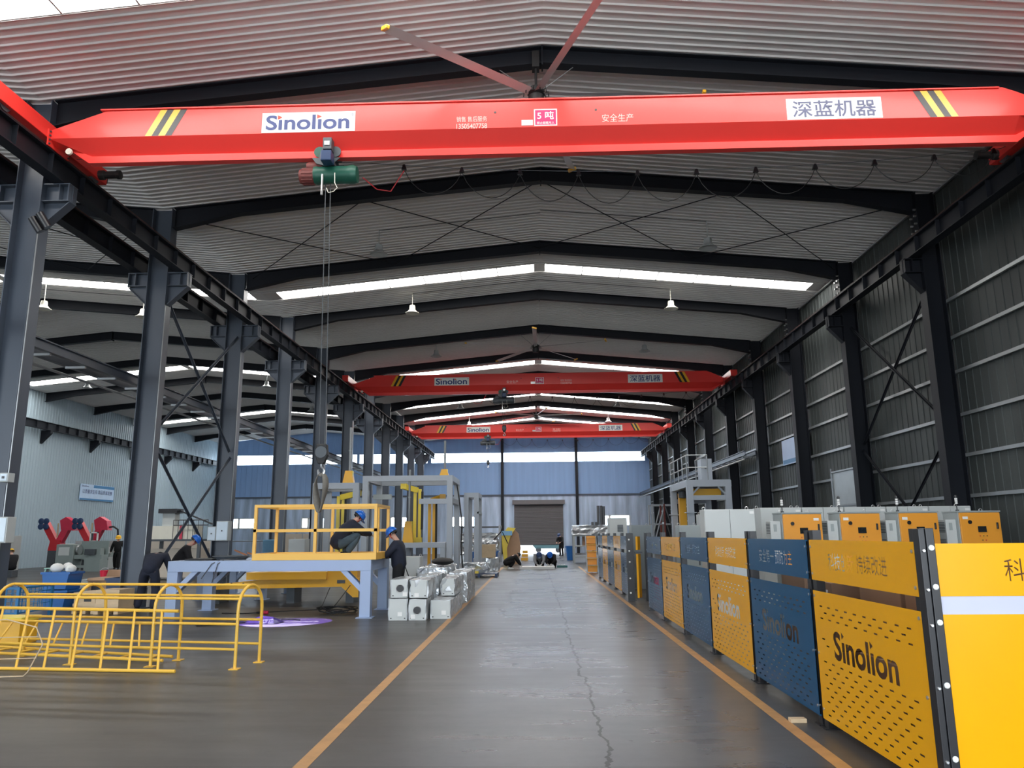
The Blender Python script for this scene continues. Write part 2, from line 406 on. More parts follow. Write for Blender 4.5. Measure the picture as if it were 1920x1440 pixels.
def ribbed(a0, a1, pitch, rw, rh, f):
    """profile positions along a with the seam offset"""
    out = []; n = int((a1 - a0) / pitch)
    for i in range(n + 1):
        a = a0 + i * pitch
        for d, h in ((-rw, 0), (-rw * 0.45, rh), (rw * 0.45, rh), (rw, 0)):
            if a0 <= a + d <= a1: out.append((a + d, h))
    if out[0][0] > a0: out.insert(0, (a0, 0))
    if out[-1][0] < a1: out.append((a1, 0))
    return out
BANDS = [(10.1, 10.95), (25.35, 26.18), (40.4, 41.35), (50.3, 51.0), (55.6, 56.6), (61.3, 62.2)]
def sheet(mb, xs, ya, yb):
    pr = ribbed(ya, yb, 0.2, 0.026, 0.030, None)
    vs = []; n = len(xs)
    for y, h in pr:
        for x in xs: vs.append((x, y, roof_z(x) - h))
    mb.faces(vs, [(i * n + k, i * n + k + 1, (i + 1) * n + k + 1, (i + 1) * n + k) for i in range(len(pr) - 1) for k in range(n - 1)])
for nm, x0, xm, x1, lab, bands in (('ceiling', XV, RID[0], XR, 'grey ribbed sheet ceiling of the main hall rising to a central ridge', BANDS),
                            ('ceiling', XL, RID[1], XV, 'grey ribbed sheet ceiling of the side hall beyond the column row', [BANDS[0], BANDS[1], BANDS[2], BANDS[4]])):
    mb = MB(); ys = [Y0] + [b for bb in bands for b in bb] + [Y1]
    for i in range(0, len(ys), 2): sheet(mb, [x0, xm, x1], ys[i], ys[i + 1])
    for ya, yb in bands:
        for a, b in ((x0, x0 + 0.5), (xm - 0.2, xm), (xm, xm + 0.2), (x1 - 0.5, x1)):
            mb.poly([(a, ya, roof_z(a)), (b, ya, roof_z(b)), (b, yb, roof_z(b)), (a, yb, roof_z(a))])
    struct(mb, nm, ROOF, lab, 'ceiling')
    top = MB(); 
    for a, b in ((x0, xm), (xm, x1)):
        top.faces([(a, Y0, roof_z(a) + 0.12), (b, Y0, roof_z(b) + 0.12), (b, Y1, roof_z(b) + 0.12), (a, Y1, roof_z(a) + 0.12)], [(0, 1, 2, 3)])
win_no = 0
ORD = ['first', 'second', 'third', 'fourth', 'fifth', 'sixth', 'seventh', 'eighth', 'ninth', 'tenth', 'eleventh', 'twelfth', 'thirteenth', 'fourteenth', 'fifteenth']
def skylight(xa, xb, ya, yb, lab):
    global win_no; win_no += 1
    mb = MB(); mb.poly([(xa, ya, roof_z(xa)), (xb, ya, roof_z(xb)), (xb, yb, roof_z(xb)), (xa, yb, roof_z(xa))])
    o = struct(mb, 'window_%d' % win_no, SKYL, lab, 'skylight')
    fr = MB(); n = max(1, round(abs(xb - xa) / 1.25))
    for i in range(1, n):
        x = xa + (xb - xa) * i / n; fr.bar((x, ya, roof_z(x) - 0.02), (x, yb, roof_z(x) - 0.02), 0.035, 0.03)
    for y in (ya, yb): fr.bar((xa, y, roof_z(xa) - 0.012), (xb, y, roof_z(xb) - 0.012), 0.03, 0.02)
    fr.build('window_frame', CAP, o)
for i, (ya, yb) in enumerate(BANDS):
    skylight(XV + 0.5, RID[0] - 0.2, ya, yb, 'translucent roof strip on the column-row slope of the main hall, %s from the entrance' % ORD[i])
    skylight(RID[0] + 0.2, XR - 0.5, ya, yb, 'translucent roof strip on the metal-wall slope of the main hall, %s from the entrance' % ORD[i])
    if i in (0, 1, 2, 4):
        k = {0: 0, 1: 1, 2: 2, 4: 3}[i]
        skylight(XL + 0.5, RID[1] - 0.2, ya, yb, 'translucent roof strip on the outer slope of the side hall, %s from the entrance' % ORD[k])
        skylight(RID[1] + 0.2, XV - 0.5, ya, yb, 'translucent roof strip on the inner slope of the side hall, %s from the entrance' % ORD[k])
# side walls
def side_wall(x, sgn, pitch, rh, zt):
    mb = MB(); pr = ribbed(Y0, Y1, pitch, 0.025, rh, None); vs = []
    for y, h in pr: vs += [(x - sgn * h, y, 0), (x - sgn * h, y, zt)]
    mb.faces(vs, [(2 * i, 2 * i + 1, 2 * i + 3, 2 * i + 2) for i in range(len(pr) - 1)])
    return mb
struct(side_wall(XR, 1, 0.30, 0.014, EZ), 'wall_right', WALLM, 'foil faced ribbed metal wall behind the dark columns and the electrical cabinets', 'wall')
struct(side_wall(XL, -1, 0.26, 0.03, EZ + 0.1), 'wall_left', WALLW, 'pale ribbed sheet wall on the far side of the side hall', 'wall')
for i, z in enumerate((2.45, 3.4, 4.36, 5.4, 6.25, 7.18)):
    g = MB(); g.box(XR - 0.09, XR - 0.03, Y0 + 0.2, Y1 - 0.2, z + 0.025, z + 0.04); g.box(XR - 0.10, XR - 0.088, Y0 + 0.2, Y1 - 0.2, z - 0.04, z + 0.04)
    g.box(XR - 0.09, XR - 0.03, Y0 + 0.2, Y1 - 0.2, z - 0.04, z - 0.025)
    struct(g, 'trim_%d' % (i + 1), GIRT, 'bright horizontal wall rail on the metal wall, %s up from the floor' % ORD[i], 'wall rail')
struct(MB().box(XR - 0.10, XR - 0.03, Y0 + 0.2, Y1 - 0.2, EZ - 0.09, EZ - 0.05), 'trim_7', MET, 'bright crimped edge trim where the metal wall meets the roof', 'trim')
# end wall with openings
def holed(mb, x0, x1, z0, z1, y, holes, th=0.08):
    xs = sorted({x0, x1} | {h[i] for h in holes for i in (0, 1) if x0 < h[i] < x1}); zs = sorted({z0, z1} | {h[i] for h in holes for i in (2, 3) if z0 < h[i] < z1})
    for a, b in zip(xs, xs[1:]):
        run = None
        for c, d in zip(zs, zs[1:]):
            m = ((a + b) / 2, (c + d) / 2)
            if any(h[0] < m[0] < h[1] and h[2] < m[1] < h[3] for h in holes): continue
            mb.box(a, b, y, y + th, c, d)
STRIPS = [(-28.6, -23.0), (-22.75, -16.2), (-15.95, -9.75), (-9.4, -3.1), (-2.85, 3.58), (3.82, 9.85)]
LOWS = [(-27.3, -25.1), (-21.0, -18.5), (-13.6, -11.4), (-7.5, -4.95), (5.95, 8.3)]
hi = [(a, b, 8.07, 8.90) for a, b in STRIPS]; lo = [(a, b, 2.36, 3.24) for a, b in LOWS]; dr = [(-2.0, 2.5, -1, 4.63)]
lw = MB(); holed(lw, XL, XR, 0, 5.1, Y1, lo + dr)
def seams(mb, z0, z1, step, skip, y):
    x = XL + 0.2
    while x < XR - 0.1:
        segs = [(z0, z1)]
        for h in skip:
            if h[0] - 0.05 < x < h[1] + 0.05:
                segs = [s for q in segs for s in ((q[0], min(q[1], h[2])), (max(q[0], h[3]), q[1])) if s[1] - s[0] > 0.05]
        for c, d in segs: mb.box(x - 0.02, x + 0.02, y - 0.02, y + 0.01, c, d)
        x += step
seams(lw, 0, 5.05, 0.42, lo + dr, Y1)
struct(lw, 'wall_back', ENDF, 'silver foil faced lower part of the far end wall around the roller shutter', 'wall')
uw = MB(); holed(uw, XL, XR, 5.1, EZ, Y1, hi)
uw.prism([(XV, EZ), (XR, EZ), (RID[0], RZ)], 'y', Y1, Y1 + 0.08); uw.prism([(XL, EZ), (XV, EZ), (RID[1], RZ)], 'y', Y1, Y1 + 0.08)
seams(uw, 5.15, 10.0, 0.5, hi, Y1)
struct(uw, 'wall_back_upper', ENDW, 'blue grey upper part of the far end wall pierced by a long bright window strip', 'wall')
for i, (a, b) in enumerate(STRIPS):
    win_no += 1
    o = struct(MB().box(a, b, Y1 + 0.03, Y1 + 0.05, 8.07, 8.90), 'window_%d' % win_no, PANE, 'bright strip window high in the far end wall, %s counting from the far side of the side hall' % ORD[i], 'window')
for i, (a, b) in enumerate(LOWS):
    win_no += 1
    o = struct(MB().box(a, b, Y1 + 0.04, Y1 + 0.06, 2.36, 3.24), 'window_%d' % win_no, PANE, 'low bright window near floor level in the far end wall, %s counting from the far side of the side hall' % ORD[i], 'window')
    fr = MB()
    for x in (a, b): fr.box(x - 0.05, x + 0.05, Y1 - 0.02, Y1 + 0.03, 2.31, 3.29)
    for z in (2.36, 3.24): fr.box(a, b, Y1 - 0.02, Y1 + 0.03, z - 0.04, z + 0.04)
    fr.box(a + 0.5, a + 0.68, Y1 - 0.02, Y1 + 0.03, 2.36, 3.24)
    fr.build('window_frame', CAB, o)
struct(MB().box(XL, XR, Y1 - 0.12, Y1 - 0.02, 5.02, 5.16), 'trim_8', STEEL, 'dark horizontal rail across the far end wall above the roller shutter', 'wall rail')
for i, x in enumerate((-2.97, 3.70)):
    struct(MB().ibeam((x, Y1 - 0.17, 0), (x, Y1 - 0.17, roof_z(x) - 0.3), 0.24, 0.28, 0.02, up=(0, 1, 0)), 'column', STEEL_SHADED,
           'slim dark post on the far end wall on the %s side of the roller shutter' % ('side-hall' if i == 0 else 'metal-wall'), 'column')
# roller shutter, raised a little
dd = MB(); z = 0.78
while z < 4.28:
    dd.prism([(Y1 + 0.02, z), (Y1 - 0.025, z + 0.02), (Y1 - 0.025, z + 0.085), (Y1 + 0.02, z + 0.114)], 'x', -1.93, 2.43); z += 0.11
door = struct(dd, 'door_1', SHUT, 'grey slatted roller shutter in the far end wall raised above the floor', 'door')
MB().box(-2.08, 2.58, Y1 - 0.32, Y1 + 0.0, 4.26, 4.64).build('shutter_box', SHUT, door)
for x in (-2.0, 2.5): MB().box(x - 0.07, x + 0.07, Y1 - 0.06, Y1 + 0.02, 0, 4.27).build('guide_rail', ENDF, door)
MB().box(-1.95, 2.45, Y1 - 0.05, Y1 + 0.03, 0.70, 0.79).build('bottom_bar', DKG, door)
# wall behind the viewpoint with its two open gates
nw = MB(); holed(nw, XL, XR, 0, EZ, Y0 - 0.08, [(-7.2, 7.8, -1, 7.2), (-25.5, -13.5, -1, 7.2)])
nw.prism([(XV, EZ), (XR, EZ), (RID[0], RZ)], 'y', Y0 - 0.08, Y0); nw.prism([(XL, EZ), (XV, EZ), (RID[1], RZ)], 'y', Y0 - 0.08, Y0)
struct(nw, 'wall_front', WALLW, 'pale sheet wall behind the viewpoint with two wide open gates', 'wall')

# ---------------------------------------------------------------- steel frame: columns, rafters, crane runways
ROWY = [-1.7 + 5.0 * k for k in range(14)]      # -1.7, 3.3, 8.3, 13.3 ... 63.3
def nth(k): return ORD[k - 3] + ' from the viewpoint' if k >= 3 else ORD[2 - k] + ' behind the viewpoint'
def h_column(mb, x, y, z1, d=0.52, w=0.32):
    mb.box(x - d / 2, x - d / 2 + 0.02, y - w / 2, y + w / 2, 0, z1); mb.box(x + d / 2 - 0.02, x + d / 2, y - w / 2, y + w / 2, 0, z1)
    mb.box(x - d / 2 + 0.02, x + d / 2 - 0.02, y - 0.008, y + 0.008, 0, z1); mb.box(x - d / 2 - 0.08, x + d / 2 + 0.08, y - w / 2 - 0.06, y + w / 2 + 0.06, 0, 0.03)
def bracket(mb, xa, xb, y, sgn, zt=8.32):
    """stub from column face xa out to xb"""
    w = 0.13
    mb.box(xa, xb, y - w, y + w, zt - 0.02, zt); mb.box(xa, xb, y - w, y + w, zt - 0.36, zt - 0.34); mb.box(xa, xb, y - 0.01, y + 0.01, zt - 0.34, zt - 0.02)
    xm = xb - sgn * 0.2
    for x in (xb - sgn * 0.02, xm): mb.box(x - 0.01, x + 0.01, y - w, y + w, zt - 0.34, zt - 0.02)
    mb.prism([(xa, zt - 0.36), (xb, zt - 0.36), (xa, zt - 0.86)], 'y', y - 0.012, y + 0.012)
    mb.bar((xa, y, zt - 0.86), (xb, y, zt - 0.37), 0.2, 0.016)
for k, y in enumerate(ROWY):
    mb = MB(); h_column(mb, XV, y, roof_z(XV) - 0.03)
    c = struct(mb, 'column', STEEL, 'dark H-section column of the row dividing the two halls, %s' % nth(k), 'column')
    if 3 <= k <= 9: MB().tube([(XV + 0.275, y - 0.15, 0.05), (XV + 0.275, y - 0.15, 7.4)], 0.012, 6).build('conduit', GIRT, c)
    for sgn in (1, -1):
        b = MB(); bracket(b, XV + sgn * 0.26, XV + sgn * 0.78, y, sgn); b.build('bracket', STEEL, c)
    mb = MB(); h_column(mb, 9.93, y, roof_z(9.93) - 0.03, 0.46)
    c = struct(mb, 'column', STEEL_SHADED, 'near black H-section column standing against the metal wall, %s' % nth(k), 'column')
    b = MB(); bracket(b, 9.70, 9.26, y, -1); b.build('bracket', STEEL_SHADED, c)
    bl = MB()
    for z in (9.05, 9.25, 9.45, 9.62): bl.cyl((9.70, y - 0.10, z), (9.64, y - 0.10, z), 0.025, n=6); bl.cyl((9.70, y + 0.10, z), (9.64, y + 0.10, z), 0.025, n=6)
    bl.build('bolt', MET, c)
    # rafters
    def rafter(xe0, xr, xe1, deep0, deep1, lab):
        m = MB(); t = 0.02; gap = 0.03
        def top(x): return roof_z(x) - gap
        xs0, xs1 = xe0 + 1.7, xe1 - 1.7
        bot = [(xe0, top(xe0) - deep0), (xs0, top(xs0) - 0.33), (xr, top(xr) - 0.36), (xs1, top(xs1) - 0.33), (xe1, top(xe1) - deep1)]
        tp = [(xe0, top(xe0)), (xr, top(xr)), (xe1, top(xe1))]
        m.prism(tp + bot[::-1], 'y', y - 0.01, y + 0.01)
        for a, b in zip(bot, bot[1:]): m.bar((a[0], y, a[1]), (b[0], y, b[1]), 0.22, t)
        for a, b in zip(tp, tp[1:]): m.bar((a[0], y, a[1] - 0.01), (b[0], y, b[1] - 0.01), 0.22, t)
        m.box(xr - 0.015, xr + 0.015, y - 0.12, y + 0.12, top(xr) - 0.42, top(xr))
        struct(m, 'rafter', STEEL_SHADED, lab, 'rafter')
    rafter(XV + 0.27, RID[0], 9.70, 0.55, 0.55, 'dark gabled rafter spanning the main hall, %s' % nth(k))
    rafter(XL + 0.02, RID[1], XV - 0.27, 0.50, 0.55, 'dark gabled rafter spanning the side hall, %s' % nth(k))
RAILM = mat('rusty_rail', (0.055, 0.022, 0.018, 1), 0.6)
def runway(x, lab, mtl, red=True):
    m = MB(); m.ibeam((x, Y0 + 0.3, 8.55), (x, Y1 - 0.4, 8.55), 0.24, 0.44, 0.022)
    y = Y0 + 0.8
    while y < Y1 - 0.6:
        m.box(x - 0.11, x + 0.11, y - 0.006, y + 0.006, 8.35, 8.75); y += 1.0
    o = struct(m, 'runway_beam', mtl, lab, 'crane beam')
    MB().prism([(x - 0.05, 8.77), (x + 0.05, 8.77), (x + 0.02, 8.80), (x + 0.02, 8.84), (x + 0.03, 8.85), (x + 0.03, 8.87), (x - 0.03, 8.87), (x - 0.03, 8.85), (x - 0.02, 8.84), (x - 0.02, 8.80)], 'y', Y0 + 0.3, Y1 - 0.4).build('rail', RAILM, o)
    return o
runway(-9.05, 'dark crane runway beam on the main-hall side of the dividing column row', STEEL_SHADED)
runway(-10.15, 'dark crane runway beam on the side-hall side of the dividing column row', STEEL_SHADED)
runway(9.48, 'near black crane runway beam along the metal wall', STEEL_SHADED)
lb = MB(); lb.ibeam((-28.55, Y0 + 0.3, 8.1), (-28.55, Y1 - 0.4, 8.1), 0.24, 0.44, 0.022); y = 0.0
while y < 67: lb.box(-28.66, -28.44, y - 0.006, y + 0.006, 7.9, 8.3); y += 1.0
lb = struct(lb, 'runway_beam', STEEL_SHADED, 'dark crane runway beam along the pale wall of the side hall', 'crane beam')
for y in ROWY:
    b = MB(); b.prism([(-28.98, 7.88), (-28.4, 7.88), (-28.4, 7.7), (-28.98, 7.1)], 'y', y - 0.10, y + 0.10); b.build('wall_bracket', STEEL_SHADED, lb)
# light cable rails hung on the columns
def light_rail(x, z, y0, y1, lab, sgn):
    r = MB()
    for dx, dz in ((0, 0.12), (sgn * 0.45, 0.12)):
        r.ibeam((x + dx, y0, z + dz), (x + dx, y1, z + dz), 0.12, 0.22, 0.025)
    o = struct(r, 'cable_rail', STEEL, lab, 'rail')
    t = MB(); y = y0 + 0.5
    while y < y1: t.box(x, x + sgn * 0.45, y - 0.03, y + 0.03, z - 0.04, z + 0.01); y += 1.25
    t.build('cross_tie', GIRT, o)
    p = MB(); p.tube([(x + sgn * 0.50, y0, z - 0.16), (x + sgn * 0.50, y1, z - 0.16)], 0.03, 6); p.build('conduit', GIRT, o)
    return o
light_rail(-10.05, 5.42, 2.0, 67.5, 'double steel rail with cross ties along the dividing columns at mid height', -1)
light_rail(9.66, 4.95, 33.4, 67.5, 'slim steel rail with conduit along the metal wall at mid height', -1)
# cross bracing
def angle_brace(p0, p1, lab, mtl=STEEL, w=0.11):
    m = MB(); m.bar(p0, p1, w, 0.014, up=(1, 0, 0)); m.bar(V(p0) + V((0.0, 0, 0)), V(p1), 0.014, w * 0.8, up=(1, 0, 0)); 
    struct(m, 'cross_brace', mtl, lab, 'brace')
for (x, a, b, c, d, mt, wh) in ((-9.5, 18.45, 23.15, 0, 0, STEEL, 'dividing column row'), (9.98, 18.45, 23.15, 0, 0, STEEL_SHADED, 'metal wall')):
    angle_brace((x, a, 7.8), (x, b, 4.25), 'upper diagonal brace falling away from the viewpoint on the %s' % wh, mt)
    angle_brace((x + (0.05 if x < 0 else -0.05), b, 7.9), (x + (0.05 if x < 0 else -0.05), a, 4.3), 'upper diagonal brace rising away from the viewpoint on the %s' % wh, mt)
    angle_brace((x, a, 3.95), (x, b, 0.4), 'lower diagonal brace falling away from the viewpoint on the %s' % wh, mt)
    angle_brace((x + (0.05 if x < 0 else -0.05), b, 4.05), (x + (0.05 if x < 0 else -0.05), a, 0.5), 'lower diagonal brace rising away from the viewpoint on the %s' % wh, mt)
def rod(p0, p1, lab):
    struct(MB().tube([p0, p1], 0.014, 6), 'bracing_rod', STEEL_SHADED, lab, 'rod')
XN = [-9.1, -4.4, 0.25, 5.1, 9.6]
for hall, off in (('main', 0), ('side', -19.7)):
    for i in range(4):
        a, b = XN[i] + off, XN[i + 1] + off
        for (ya, yb, nm) in ((18.42, 23.18, 'away from'), (23.18, 18.42, 'towards')):
            za = roof_z(a) - 0.3; zb = roof_z(b) - 0.3
            rod((a, ya, za + (0.03 if nm == 'towards' else 0)), (b, yb, zb + (0.03 if nm == 'towards' else 0)), 'thin diagonal rod under the %s hall roof, %s bay from the side hall wall, leaning %s the viewpoint' % (hall, ORD[i], nm))
# lane lines
for x, lab in ((-1.74, 'faded orange lane line on the floor along the stacked boxes'), (2.17, 'faded orange lane line on the floor along the yellow and blue fence')):
    m = MB(); m.box(x - 0.055, x + 0.055, 0.0, 40.0, 0.0005, 0.002)
    struct(m, 'floor_line', LINE, lab, 'floor marking')
# ---------------------------------------------------------------- overhead cranes
XVEC, ZVEC = V((1, 0, 0)), V((0, 0, 1))
def plate_text(name, body, w, h, c, right, upv, mtl, parent, off=0.0, lift=0.004):
    return text_into(MB(), body, w, h, c, right, upv, lift, off).build(name, mtl, parent)
def brand_text(name, w, h, c, right, upv, m_text, m_dot, parent, off=0.022, lift=0.004):
    """the word with dotless i's and little triangles for the dots"""
    body = 'S\u0131nol\u0131on'
    mb = MB(); text_into(mb, body, w, h, c, right, upv, lift, off)
    me, x0, x1, y0, y1 = text_curve(body, off)
    r, u = V(right), V(upv); n = r.cross(u)
    for pre in ('S\u0131', 'S\u0131nol\u0131'):
        _, a0, a1, _, _ = text_curve(pre, off)
        fx = (a1 - 0.10 - (x0 + x1) / 2) / (x1 - x0) * w
        fy = h * 0.5; t = h * 0.15
        p = V(c) + r * fx + n * lift
        d = MB(); d.poly([p + r * (-t * 0.8) + u * (fy - 2.0 * t), p + r * (t * 1.2) + u * (fy - t), p + r * (-t * 0.8) + u * fy]); d.build('triangle_dot', m_dot, parent)
    mb.build(name, m_text, parent)
def crane(yc, lab, flip, sharp):
    t = thing('overhead_crane', lab, 'crane', (0.25, yc, 8.4), group=None)
    yf = yc - 0.26
    xs = [(-8.93, 9.09, 8.93, 8.85), (-8.2, 9.35, 8.93, 8.65), (-7.89, 9.46, 8.93, 8.645), (0.25, 9.49, 8.93, 8.645), (8.52, 9.49, 8.93, 8.645), (8.75, 9.40, 8.93, 8.65), (9.36, 9.12, 8.93, 8.85)]
    g = MB(); vs = []
    for x, a, b, c in xs:
        vs += [(x, yf, a), (x, yf, b), (x, yf + 0.235, c), (x, yf + 0.285, c), (x, yc + 0.26, b), (x, yc + 0.26, a)]
    n = len(xs); fs = [(i * 6 + k, i * 6 + (k + 1) % 6, (i + 1) * 6 + (k + 1) % 6, (i + 1) * 6 + k) for i in range(n - 1) for k in range(6)]
    fs += [tuple(range(5, -1, -1)), tuple((n - 1) * 6 + k for k in range(6))]
    g.faces(vs, fs)
    g.box(-8.0, 8.45, yf - 0.03, yc + 0.29, 9.465, 9.49)
    g.build('girder', RED, t)
    fl = MB(); fl.prism([(-8.66, 8.80), (-8.66, 8.84), (-8.2, 8.65), (8.75, 8.65), (9.15, 8.84), (9.15, 8.80), (8.77, 8.515), (-8.25, 8.515)], 'y', yf + 0.185, yf + 0.335)
    fl.build('bottom_flange', RED, t)
    for x, sgn in ((-9.06, 1), (9.48, -1)):
        e = MB(); e.box(x - 0.16, x + 0.13 if sgn > 0 else x + 0.16, yc - 1.65, yc + 1.65, 8.93, 9.24)
        ec = e.build('end_carriage', RED, t, bevel=0.01)
        bp = MB(); xi = x + sgn * 0.14
        bp.box(xi - 0.012, xi + 0.012, yc - 0.32, yc + 0.32, 8.78, 9.10); bp.build('joint_plate', RED, ec)
        bl = MB()
        for z in (8.82, 8.90, 8.98, 9.06):
            for y in (yc - 0.29, yc + 0.29): bl.cyl((xi, y, z), (xi + sgn * 0.035, y, z), 0.018, n=6)
        bl.build('bolt', DKG, ec)
        for y in (yc - 1.35, yc + 1.35):
            MB().lathe([(0.05, -0.06), (0.15, -0.06), (0.15, -0.045), (0.125, -0.04), (0.125, 0.04), (0.15, 0.045), (0.15, 0.06), (0.05, 0.06)], (x, y, 8.995), 16, 'x').build('wheel', DKG, ec)
        m = MB(); y = yc + 1.5; m.lathe([(0.02, 0), (0.10, 0.0), (0.10, 0.10), (0.075, 0.12), (0.075, 0.36), (0.09, 0.37), (0.09, 0.44), (0.03, 0.46)], (x + 0.13 * sgn, y - 0.12, 9.02), 12, 'x')
        if sgn < 0:
            for i, v in enumerate(m.v): m.v[i] = (2 * (x + 0.13 * sgn) - v[0], v[1], v[2])
        m.build('drive_motor', RUB, ec)
        MB().box(x - 0.1, x + 0.1, yc + 1.65, yc + 1.72, 9.0, 9.16).build('buffer', RUB, ec)
    # hazard stripes, both ends (they lean inwards)
    for x, sgn in ((-7.13, 1), (7.68, -1)):
        for i, mt in enumerate((YEL, BLACK, YEL, BLACK) if sgn > 0 else (YEL, BLACK, YEL, BLACK)):
            a = x + sgn * 0.125 * i; b = a + sgn * 0.125; s = sgn * 0.26
            z0, z1 = 8.935, 9.46
            m = MB(); m.poly([(a, yf - 0.003, z0), (b, yf - 0.003, z0), (b + s, yf - 0.003, z1), (a + s, yf - 0.003, z1)])
            m.build('hazard_stripe', mt, t)
    sb = MB().box(-4.95, -3.22, yf - 0.006, yf + 0.004, 8.935, 9.335).build('sign_board', WHITE, t)
    brand_text('lettering', 1.55, 0.30, (-4.10, yf - 0.006, 9.135), XVEC, ZVEC, NAVY, LRED, sb)
    text_into(MB(), '\u00ae', 0.06, 0.06, (-3.27, yf - 0.006, 9.27), XVEC, ZVEC, 0.004).build('lettering', NAVY, sb)
    sb = MB().box(4.64, 6.34, yf - 0.006, yf + 0.004, 8.945, 9.36).build('sign_board', WHITE, t)
    plate_text('lettering', '\u6df1\u84dd\u673a\u5668', 1.50, 0.33, (5.49, yf - 0.006, 9.15), XVEC, ZVEC, NAVYG if sharp else NAVY, sb, off=0.012)
    a, b = ((-1.07, 1.59) if not flip else (1.59, -1.07))
    m = MB(); text_into(m, '\u9500\u552e \u552e\u540e\u670d\u52a1', 0.56, 0.11, (a, yf, 9.115), XVEC, ZVEC, 0.004, 0.0); text_into(m, '13505407758', 0.56, 0.10, (a, yf, 8.975), XVEC, ZVEC, 0.004, 0.006); m.build('lettering', PALE, t)
    plate_text('lettering', '\u5b89\u5168\u751f\u4ea7', 0.57, 0.16, (b, yf, 9.07), XVEC, ZVEC, PALE, t, off=0.0)
    lp = MB().box(0.07, 0.49, yf - 0.006, yf + 0.002, 8.945, 9.28).build('load_plate', WHITE, t)
    MB().box(0.09, 0.47, yf - 0.008, yf - 0.006, 8.965, 9.26).build('plate_face', MAG, lp)
    plate_text('lettering', '5 \u5428', 0.30, 0.16, (0.28, yf - 0.008, 9.15), XVEC, ZVEC, WHITE, lp, off=0.012)
    plate_text('lettering', '\u7981\u6b62\u8d85\u8f7d\u6708\u4eba', 0.32, 0.055, (0.28, yf - 0.008, 9.00), XVEC, ZVEC, WHITE, lp, off=0.006)
    MB().box(-0.16, 0.05, yf - 0.006, yf + 0.002, 8.96, 9.07).build('rating_plate', MET, t)
    for x in (-0.64, 1.20): MB().cyl((x, yf + 0.004, 9.24), (x, yf - 0.006, 9.24), 0.022, n=12).build('lifting_hole', BLACK, t)
    MB().cyl((-8.58, yc - 0.16, 8.70), (-8.58, yc - 0.20, 8.70), 0.06, n=14).build('round_label', CREAM, t)
    return t
crane(12.86, 'bright red overhead crane nearest the viewpoint, spanning the whole main hall', False, True)
crane(36.98, 'red overhead crane in the middle distance of the main hall', True, False)
crane(54.68, 'red overhead crane farthest from the viewpoint, near the end wall', True, False)
